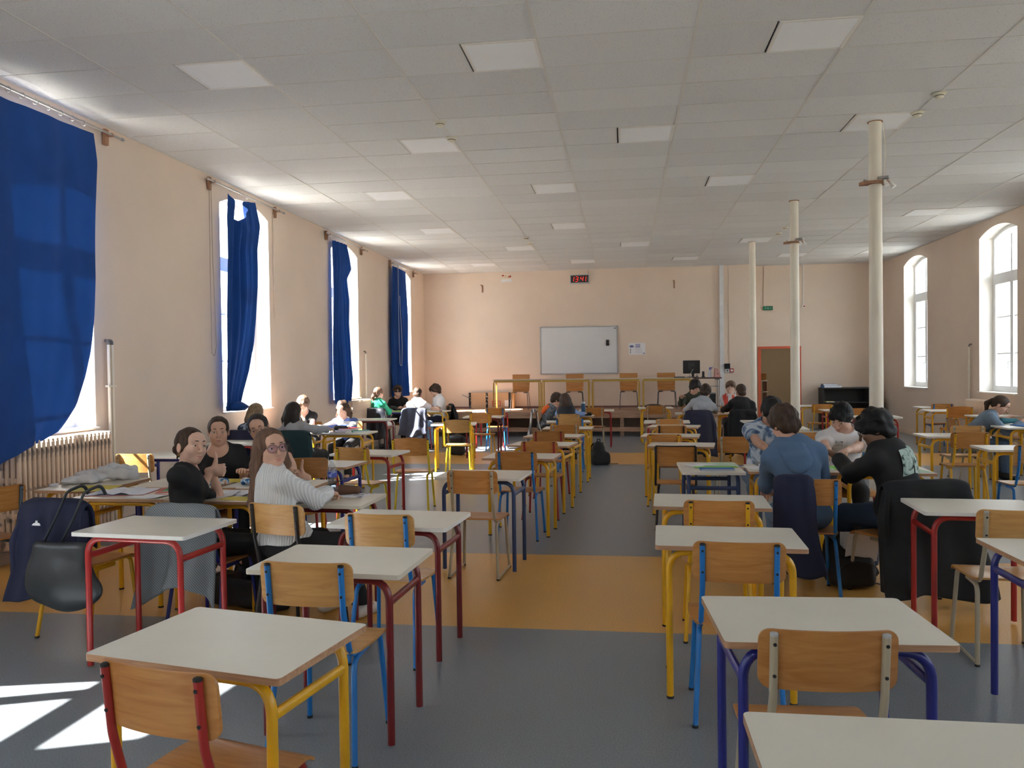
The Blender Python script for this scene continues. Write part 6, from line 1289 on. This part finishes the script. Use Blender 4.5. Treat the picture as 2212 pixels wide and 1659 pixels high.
# third window group
pouch('dark pencil case among the books of the striped jumper', -3.95, 10.72, 15, NYL, 0.22, 0.045); book('red folder on the pile before the striped jumper', -3.86, 10.80, -10, REDC, 0.24, 0.30, 0.02, z=ZD+0.026); book('purple folder under the red one', -3.88, 10.78, 5, PURP, 0.26, 0.32, 0.026); book('green book propped at the desk end', -3.64, 10.66, 30, TEALB, 0.24, 0.20, 0.022); book('navy book at the near desk edge', -3.88, 10.47, 0, NAVB, 0.22, 0.12, 0.015); sheet('white sheets at the near desk edge of the third group', -4.05, 10.52, 8, WP); book('grey ring binder on the wall-side desk of the third group', -4.50, 10.62, -5, GREYB, 0.25, 0.30, 0.03)
# back left group, stage side
sheet('bright green sheet overhanging the desk of the girl in green', -4.62, 16.10, 35, LIME, 0.30, 0.30, lift=0.0); pouch('black pencil case before the dark glasses', -4.88, 16.35, 0, NYL, 0.25, 0.05); book('green box on the desk by the stage group', -4.05, 16.25, 10, GREEN2, 0.12, 0.06, 0.02)
# tall flask
t = thing('drink_flask', 'tall blue metal flask with a grey carry lid', 'bottle', (-0.72,14.20,ZD)); p = MB(); p.lathe([(0.034,0),(0.037,0.004),(0.037,0.20),(0.034,0.215)], 20); obj('body', p.mesh('body'), t, mat('flask_blue', (0.012,0.07,0.16), 0.35, var=0.05)); p = MB(); p.lathe([(0.032,0.215),(0.032,0.24),(0.024,0.25)], 20); obj('lid', p.mesh('lid'), t, STEEL); p = MB(); p.tube([(0.025*math.cos(a),0,0.25+0.022*math.sin(a)) for a in [PI*k/8 for k in range(9)]], 0.005, 6); obj('loop', p.mesh('loop'), t, STEEL)
pouch('black pouch at the foot of the blue flask', -0.66, 14.10, 10, NYL, 0.20, 0.035); book('blue book at the desk edge by the flask', -0.68, 14.05, 0, BLUEC, 0.05, 0.05, 0.012); sheet('white sheet by the blue flask', -0.95, 14.25, 12, WP)
# sideways desk
sheet('pale green sheet on the sideways blue desk', 0.80, 7.05, 15, PGRN, 0.30, 0.21); sheet('white sheet on the sideways blue desk', 0.64, 6.98, 30, WP, 0.24, 0.20); sheet('lime green sheet on the sideways blue desk', 0.76, 6.84, 6, LIME, 0.36, 0.10, z=ZD+0.002); book('blue exercise book on the sideways blue desk', 0.75, 6.68, 2, BLUEC, 0.27, 0.12, 0.012)
sheet('white sheets spilling over the tie-dye student desk', 1.14, 6.84, 22, WP, 0.28, 0.24, lift=0.015); book('stack of papers in front of the tie-dye student', 1.24, 6.98, 4, GREYB, 0.26, 0.12, 0.025); sheet('green folder under the hands of the white T-shirt', 1.80, 6.86, 10, LIME, 0.26, 0.20); sheet('pale green sheet by the black sleeve', 1.60, 6.80, -12, PGRN, 0.20, 0.22); book('green folder beside the printed sweatshirt', 2.05, 6.86, 20, GREEN2, 0.24, 0.18, 0.01); sheet('mint sheet at the right end of the group desk', 2.28, 6.66, 8, PGRN, 0.16, 0.24)
# lone student
pouch('teal pencil case before the lone student', 5.28, 11.86, -6, mat('case_teal', (0.015,0.13,0.17), 0.6), 0.24, 0.04); book('blue folder of the lone student', 5.30, 11.40, 5, BLUEC, 0.26, 0.32, 0.012); book('dark book of the lone student', 5.48, 11.55, -12, NAVB, 0.20, 0.26, 0.02); book('purple exercise book of the lone student', 5.50, 11.22, 8, PURP, 0.17, 0.2, 0.01); sheet('white sheet under the pen of the lone student', 5.36, 11.62, 4, WP)
sd = SDF(); sd.u(Ell((0,0,0.02),(0.19,0.12,0.05)), 0.02).i(Plane((0,0,0),(0,0,-1))); me, _, _ = surface(sd, 0.01, 'cap'); me.materials.append(NYL); o = obj('cap', me, None, loc=(0.62,17.05,ZD)); tag(o, 'dark cap lying on the desk near the stage', 'cap')

# ---------------------------------------------------------------- print on the black sweatshirt
def patch(P, name, pts, m, off):
    """outline in chest coordinates (right, up) wrapped on the back of the jumper"""
    N_, rc, fc, u = P['N'], P['rc'], P['fc'], P['u']
    def w(x, z): 
        c = P['N']*0.52+P['Mi']*0.48; e = 0.030+off; rx, ry, rz = 0.154*P['s']+e, 0.108*P['s']+e, 0.175*P['s']+e
        k = 1-(x/rx)**2-(z/rz)**2; return c + rc*x + u*z - fc*ry*math.sqrt(max(0.12, k))
    p = MB(); n = 8
    x0, x1 = pts[0][0], pts[1][0]; z0, z1 = pts[0][1], pts[1][1]; sk = pts[2]
    p.grid(lambda a, b: tuple(w(x0+(x1-x0)*a+sk*b, z0+(z1-z0)*b+sk*a)), n, n); obj(name, p.mesh(name, 180), P['root'], m)
PRT = blotch('print_mint', [(0.02,0.03,0.03),(0.30,0.42,0.38),(0.40,0.52,0.47),(0.44,0.55,0.52)], 22, 0.8, 2.0, 0.8)
patch(P22, 'print_panel', ((-0.085,-0.14),(0.015,0.055),0.015), PRT, 0.004); patch(P22, 'print_panel', ((0.035,-0.12),(0.115,0.09),-0.012), PRT, 0.004)
q = MB(); q.grid(lambda a, b: tuple(P21['N']*0.58+P21['Mi']*0.42+P21['fc']*(0.134+0.0)+P21['rc']*(0.045+0.06*(1-a)-0.03)*-1*-1 + P21['u']*(0.02+0.05*b)), 3, 3)
obj('chest_print', q.mesh('chest_print', 180), P21['root'], blotch('chest_logo', [(0.04,0.04,0.05),(0.55,0.56,0.58),(0.6,0.61,0.62)], 60))

# ---------------------------------------------------------------- on the stage
YSQ = mat('stage_table_yellow', (0.55,0.34,0.05), 0.4, var=0.06)
p = MB(); p.box((0,0,-0.011), (1.145,0.50,0.022)); m_tt = p.mesh('tabletop'); p = MB(); p.box((0,0,0), (0.028,0.028,0.695)); m_tl = p.mesh('leg'); p = MB(); p.box((0,0,0), (1.09,0.022,0.045)); m_ta = p.mesh('apron')
for i, (x, l) in enumerate(((-2.56,'leftmost of the four stage tables, yellow square legs'), (-1.38,'second of the four stage tables from the left'), (-0.19,'third of the four stage tables from the left'), (1.01,'rightmost of the four stage tables, next to the computer'))):
    t = thing('stage_table', l, 'table', (x, 19.15, SZ), 0, 'tables on the stage')
    obj('tabletop', m_tt, t, [mat('stage_top', (0.55,0.48,0.38), 0.45)], loc=(0,0,0.765))
    for sy in (-1, 1):
        obj('apron', m_ta, t, YSQ, loc=(0,sy*0.215,0.718))
        for sx in (-1, 1): obj('leg', m_tl, t, YSQ, loc=(sx*0.55, sy*0.22, 0.3475))
def shell_chair(label, x, y):
    t = thing('stage_chair', label, 'chair', (x, y, SZ), PI, 'plywood chairs on the stage'); p = MB(); prof = [(0.20,0.445),(0.16,0.448),(0.0,0.44),(-0.14,0.445),(-0.19,0.475),(-0.215,0.55),(-0.24,0.72),(-0.255,0.87)]
    prof = [tuple(v) for v in fillet([(0,a,b) for a, b in prof], 0.06, 4)]
    def fn(u, v, o=0.0):
        q = poly_at([(a[1], a[2]) for a in prof], v); w = 0.21-0.012*math.cos(v*3); return ((u-0.5)*2*w, q[0]+o, q[1]-o*0.6)
    p.grid(lambda u, v: fn(u, v), 8, 24); p.grid(lambda u, v: fn(u, v, -0.011), 8, 24, flip=True); obj('shell', p.mesh('shell', 60), t, PLY)
    p = MB(); 
    for r in range(3):
        for c in range(7): p.lathe([(0.006,0),(0.006,0.002)], 6, c=(-0.12+0.04*c, 0.0, 0.0)); 
    p = MB()
    for r in range(6):
        for c in range(7):
            z = 0.60+0.038*r; yy = -0.222-0.10*(z-0.6)+0.003; p.add([(-0.12+0.04*c+0.006*math.cos(a), yy+0.002, z+0.006*math.sin(a)) for a in [PI*k/3 for k in range(6)]], [tuple(range(6))])
    obj('perforation', p.mesh('perforation'), t, mat('perforation', (0.62,0.45,0.30), 0.6))
    for sx in (-1, 1):
        for yy, fy in ((0.15,0.19), (-0.14,-0.21)): p = MB(); p.tube(fillet([(sx*0.10,yy,0.425),(sx*0.20,yy,0.425),(sx*0.225,fy,0.004)], 0.04), 0.009, 8); obj('leg', p.mesh('leg', 60), t, mat('tube_dark_chrome', (0.10,0.10,0.10), 0.35, 0.6))
    return t
for x, l in ((-2.58,'leftmost plywood chair on the stage, perforated back'), (-1.22,'second plywood chair from the left on the stage'), (0.12,'third plywood chair from the left on the stage'), (1.04,'plywood chair on the stage nearest the computer')): shell_chair(l, x, 19.78)
# computer corner
t = thing('computer_desk', 'dark-topped desk with chrome frame at the right end of the stage', 'table', (1.93, 19.05, SZ)); p = MB(); p.prism(rrect(0.62,0.55,0.02), 0.735, 0.765); obj('tabletop', p.mesh('tabletop'), t, mat('desk_dark_top', (0.10,0.045,0.04), 0.4))
for sx in (-1, 1): p = MB(); p.tube(fillet([(sx*0.20,-0.2,0.72),(sx*0.27,-0.2,0.72),(sx*0.27,-0.2,0.0)], 0.04), 0.014, 8); p.tube(fillet([(sx*0.20,0.2,0.72),(sx*0.27,0.2,0.72),(sx*0.27,0.2,0.0)], 0.04), 0.014, 8); p.tube([(sx*0.27,-0.2,0.55),(sx*0.27,0.2,0.55)], 0.011, 8); obj('leg_pair', p.mesh('leg_pair', 60), t, STEEL)
p = MB(); p.tube([(-0.27,-0.2,0.56),(0.27,-0.2,0.56)], 0.011, 8); obj('cross_rail', p.mesh('cross_rail'), t, STEEL)
ZS = SZ+0.766
t = thing('monitor', 'black flat computer monitor seen from behind on the stage', 'monitor', (1.58, 19.10, ZS)); p = MB(); p.prism(rrect(0.39,0.31,0.012,4,0,0.245), -0.02, 0.015, axis='Y'); obj('housing', p.mesh('housing'), t, BLACKP); p = MB(); p.box((0,-0.035,0.26), (0.14,0.03,0.17)); obj('rear_cover', p.mesh('rear_cover'), t, mat('plastic_charcoal', (0.03,0.03,0.034), 0.5)); p = MB(); p.box((0.03,-0.045,0.13), (0.06,0.02,0.24)); obj('neck', p.mesh('neck'), t, BLACKP); p = MB(); p.lathe([(0.12,0.0),(0.12,0.01),(0.05,0.02)], 20, sy=0.8); obj('base', p.mesh('base'), t, BLACKP); p = MB(); p.tube([(0.04,-0.05,0.20),(-0.04,-0.08,0.08),(-0.06,-0.1,0.012)], 0.006, 6); obj('cable', p.mesh('cable'), t, mat('cable_grey', (0.35,0.35,0.36), 0.6))
t = thing('keyboard', 'black keyboard beside the monitor', 'keyboard', (1.30, 19.08, ZS)); p = MB(); p.prism(rrect(0.26,0.14,0.01), 0.0, 0.014); obj('case', p.mesh('case'), t, BLACKP); p = MB()
for r in range(4):
    for c in range(10): p.box((-0.108+0.024*c, -0.045+0.03*r, 0.017), (0.019,0.022,0.006))
o = obj('keys', p.mesh('keys'), t, mat('keys_black', (0.02,0.02,0.02), 0.5)); o['kind'] = 'stuff'
t = thing('glass_jar', 'small clear jar on the stage desk', 'jar', (1.70,19.0,ZS)); p = MB(); p.lathe([(0.028,0),(0.03,0.004),(0.03,0.07),(0.026,0.075)], 16); obj('jar', p.mesh('jar'), t, PET); p = MB(); p.lathe([(0.026,0.004),(0.026,0.03)], 12); obj('contents', p.mesh('contents'), t, GREYB)
t = thing('desk_phone', 'upright black handset on the stage desk', 'phone', (1.84,19.0,ZS)); p = MB(); p.prism(rrect(0.055,0.13,0.012,4,0,0.075), -0.014, 0.014, axis='Y'); obj('handset', p.mesh('handset'), t, BLACKP); p = MB(); p.prism(rrect(0.08,0.08,0.015), 0, 0.02); obj('cradle', p.mesh('cradle'), t, BLACKP)
t = thing('spray_bottle', 'white spray bottle with a blue trigger on the stage desk', 'bottle', (1.99,19.0,ZS)); p = MB(); p.lathe([(0.036,0),(0.038,0.005),(0.038,0.12),(0.030,0.15),(0.015,0.165),(0.015,0.18)], 18); obj('bottle', p.mesh('bottle'), t, mat('spray_white', (0.62,0.65,0.72), 0.4)); p = MB(); p.box((0,0,0.20), (0.03,0.03,0.05)); p.box((0.03,0,0.22), (0.07,0.022,0.022)); p.box((0.03,0,0.19), (0.012,0.014,0.04), rz=0.0); obj('trigger', p.mesh('trigger'), t, mat('spray_blue', (0.10,0.10,0.40), 0.4))
t = thing('ring_binder', 'pink ring binder leaning on the trunking at the stage desk', 'binder', (2.17,19.05,ZS)); p = MB(); p.prism([(-0.075,0.0),(0.06,0.0),(0.045,0.07),(0.0,0.20),(-0.06,0.21)], -0.14, 0.14, axis='Y'); obj('body', p.mesh('body'), t, mat('binder_pink', (0.62,0.33,0.30), 0.5)); p = MB(); p.lathe([(0.012,0),(0.012,0.004)], 12); obj('finger_hole', p.mesh('finger_hole'), t, RIV, loc=(-0.01,-0.14,0.08), rot=(PI/2,0,0))
t = thing('computer_tower', 'grey and black computer tower under the stage desk', 'computer', (2.28,18.75,SZ)); t.location = (2.02,19.1,SZ); p = MB(); p.prism(rrect(0.19,0.40,0.008), 0.0, 0.40); obj('case', p.mesh('case'), t, GREYB); p = MB(); p.box((0,-0.205,0.2), (0.17,0.012,0.36)); obj('front_panel', p.mesh('front_panel'), t, BLACKP)
sheet('stack of papers on the third stage table', -0.25, 19.1, 3, WP, 0.36, 0.24, z=ZS, group='papers on the stage'); sheet('loose paper on the rightmost stage table', 0.72, 19.1, 9, WP, 0.21, 0.29, z=ZS, group='papers on the stage')
# cardboard sheets behind the tables
CARD = mat('cardboard', (0.50,0.33,0.20), 0.85, var=0.06)
t = thing('cardboard_box', 'long flat cardboard box with black taped edges on the stage', 'box', (-3.46,20.42,SZ)); p = MB(); p.box((0,0.06,0.205), (1.12,0.10,0.41)); obj('body', p.mesh('body'), t, CARD)
TAPE = blotch('tape_print', [(0.012,0.012,0.012),(0.015,0.015,0.015),(0.02,0.02,0.02),(0.4,0.38,0.34)], 30)
for x in (-0.53, -0.08, 0.52): p = MB(); p.box((x,0.008,0.205), (0.06,0.004,0.41)); obj('tape', p.mesh('tape'), t, TAPE)
for c, d in (((0.17,0.007,0.19),(0.22,0.003,0.015)),((0.17,0.007,0.06),(0.22,0.003,0.015)),((0.07,0.007,0.125),(0.02,0.003,0.12)),((0.27,0.007,0.125),(0.02,0.003,0.12)),((0.17,0.007,0.125),(0.09,0.003,0.03))): p = MB(); p.box(c, d); obj('red_print', p.mesh('red_print'), t, SR)
p = MB(); p.box((0.44,0.007,0.13), (0.10,0.003,0.16)); obj('shipping_label', p.mesh('shipping_label'), t, WP)
t = thing('easel_leg', 'thin wooden bar leaning behind the cardboard box', 'bar', (-4.08,20.46,SZ)); p = MB(); p.tube([(-0.12,0.0,0.36),(0.10,0.0,0.25)], 0.012, 6); p.tube([(0.10,0.0,0.26),(0.12,0.0,0.0)], 0.012, 6); obj('bar', p.mesh('bar'), t, STEEL)
t = thing('wooden_board', 'pale wooden board leaning at the end of the cardboard box', 'board', (-2.83,20.38,SZ)); p = MB(); p.box((0,0,0.21), (0.06,0.25,0.42)); obj('board', p.mesh('board'), t, PLY2)
# far right corner
t = thing('cabinet', 'low black open cabinet against the far right wall', 'cabinet', (5.42, 20.70, 0)); CB = mat('cabinet_black', (0.014,0.014,0.016), 0.5, var=0.1)
for nm, c, d in (('side_panel',(-0.55,0,0.51),(0.03,0.42,1.02)),('side_panel',(0.55,0,0.51),(0.03,0.42,1.02)),('top_panel',(0,0,1.02),(1.13,0.44,0.03)),('shelf',(0,0,0.66),(1.08,0.40,0.02)),('shelf',(0,0,0.08),(1.08,0.40,0.02)),('back_panel',(0,0.2,0.51),(1.10,0.015,1.0))): p = MB(); p.box(c, d); obj(nm, p.mesh(nm), t, CB)
book('blue plastic document tray on the black cabinet', 5.10, 20.66, 4, BLUEC, 0.42, 0.30, 0.05, z=1.036, name='document_tray', cat='tray'); book('white papers in a blue folder on top of the tray', 5.06, 20.66, 0, MATS['print_grey_cover'], 0.34, 0.26, 0.04, z=1.087); book('yellow file on the cabinet shelf', 5.05, 20.62, 0, YEL, 0.20, 0.25, 0.02, z=0.671); book('grey file on the cabinet shelf', 5.32, 20.62, 0, GREYB, 0.22, 0.25, 0.012, z=0.671)
sd = SDF(noise=wob(0.01, 18, 8)); sd.u(RBox((0,0,0.36), (0.15,0.14,0.36), 0.10), 0.02).u(Ell((0,0,0.65),(0.13,0.12,0.14)), 0.05).i(Plane((0,0,0.004),(0,0,-1))); bag_obj('large_bag', 'tall black bag slumped beside the black cabinet', 'bag', (6.18,20.62,0), 0, sd, NYL, 0.014)
# stacked furniture beyond the doorway
for k in range(4):
    t = thing('stacked_table', ['lowest table of the stack beyond the doorway','second table up in the stack beyond the doorway','third table up in the stack beyond the doorway','top table of the stack beyond the doorway'][k], 'table', (3.45, 22.6, 0.30*k), 0, 'tables stacked in the far room'); p = MB(); p.box((0,0,0.28), (0.9,0.6,0.022)); obj('tabletop', p.mesh('tabletop'), t, LAM)
    for sx in (-1, 1): p = MB(); p.box((sx*0.38,0,0.135), (0.03,0.5,0.27)); obj('leg_frame', p.mesh('leg_frame'), t, PAINT['maroon'])
p = MB(); p.prism(rrect(0.22,0.20,0.04,4,0,0.1), -0.012, 0.0, axis='Y'); o = obj('chair_back', p.mesh('chair_back'), None, PLY2, loc=(3.72,22.35,1.20), rot=(0.2,0,0)); tag(o, 'pale wooden chair back on top of the far stack', 'chair')

un = SDF(); un.u(Cone(P20['N']-P20['u']*0.05, P20['N']+P20['u']*0.022, 0.074, 0.064), 0.01); un.i(Plane(P20['N']+P20['u']*0.026, P20['u']), 0.004); me, _, _ = surface(un, 0.007, 'undershirt'); me.materials.append(WHT); obj('undershirt', me, P20['root'])
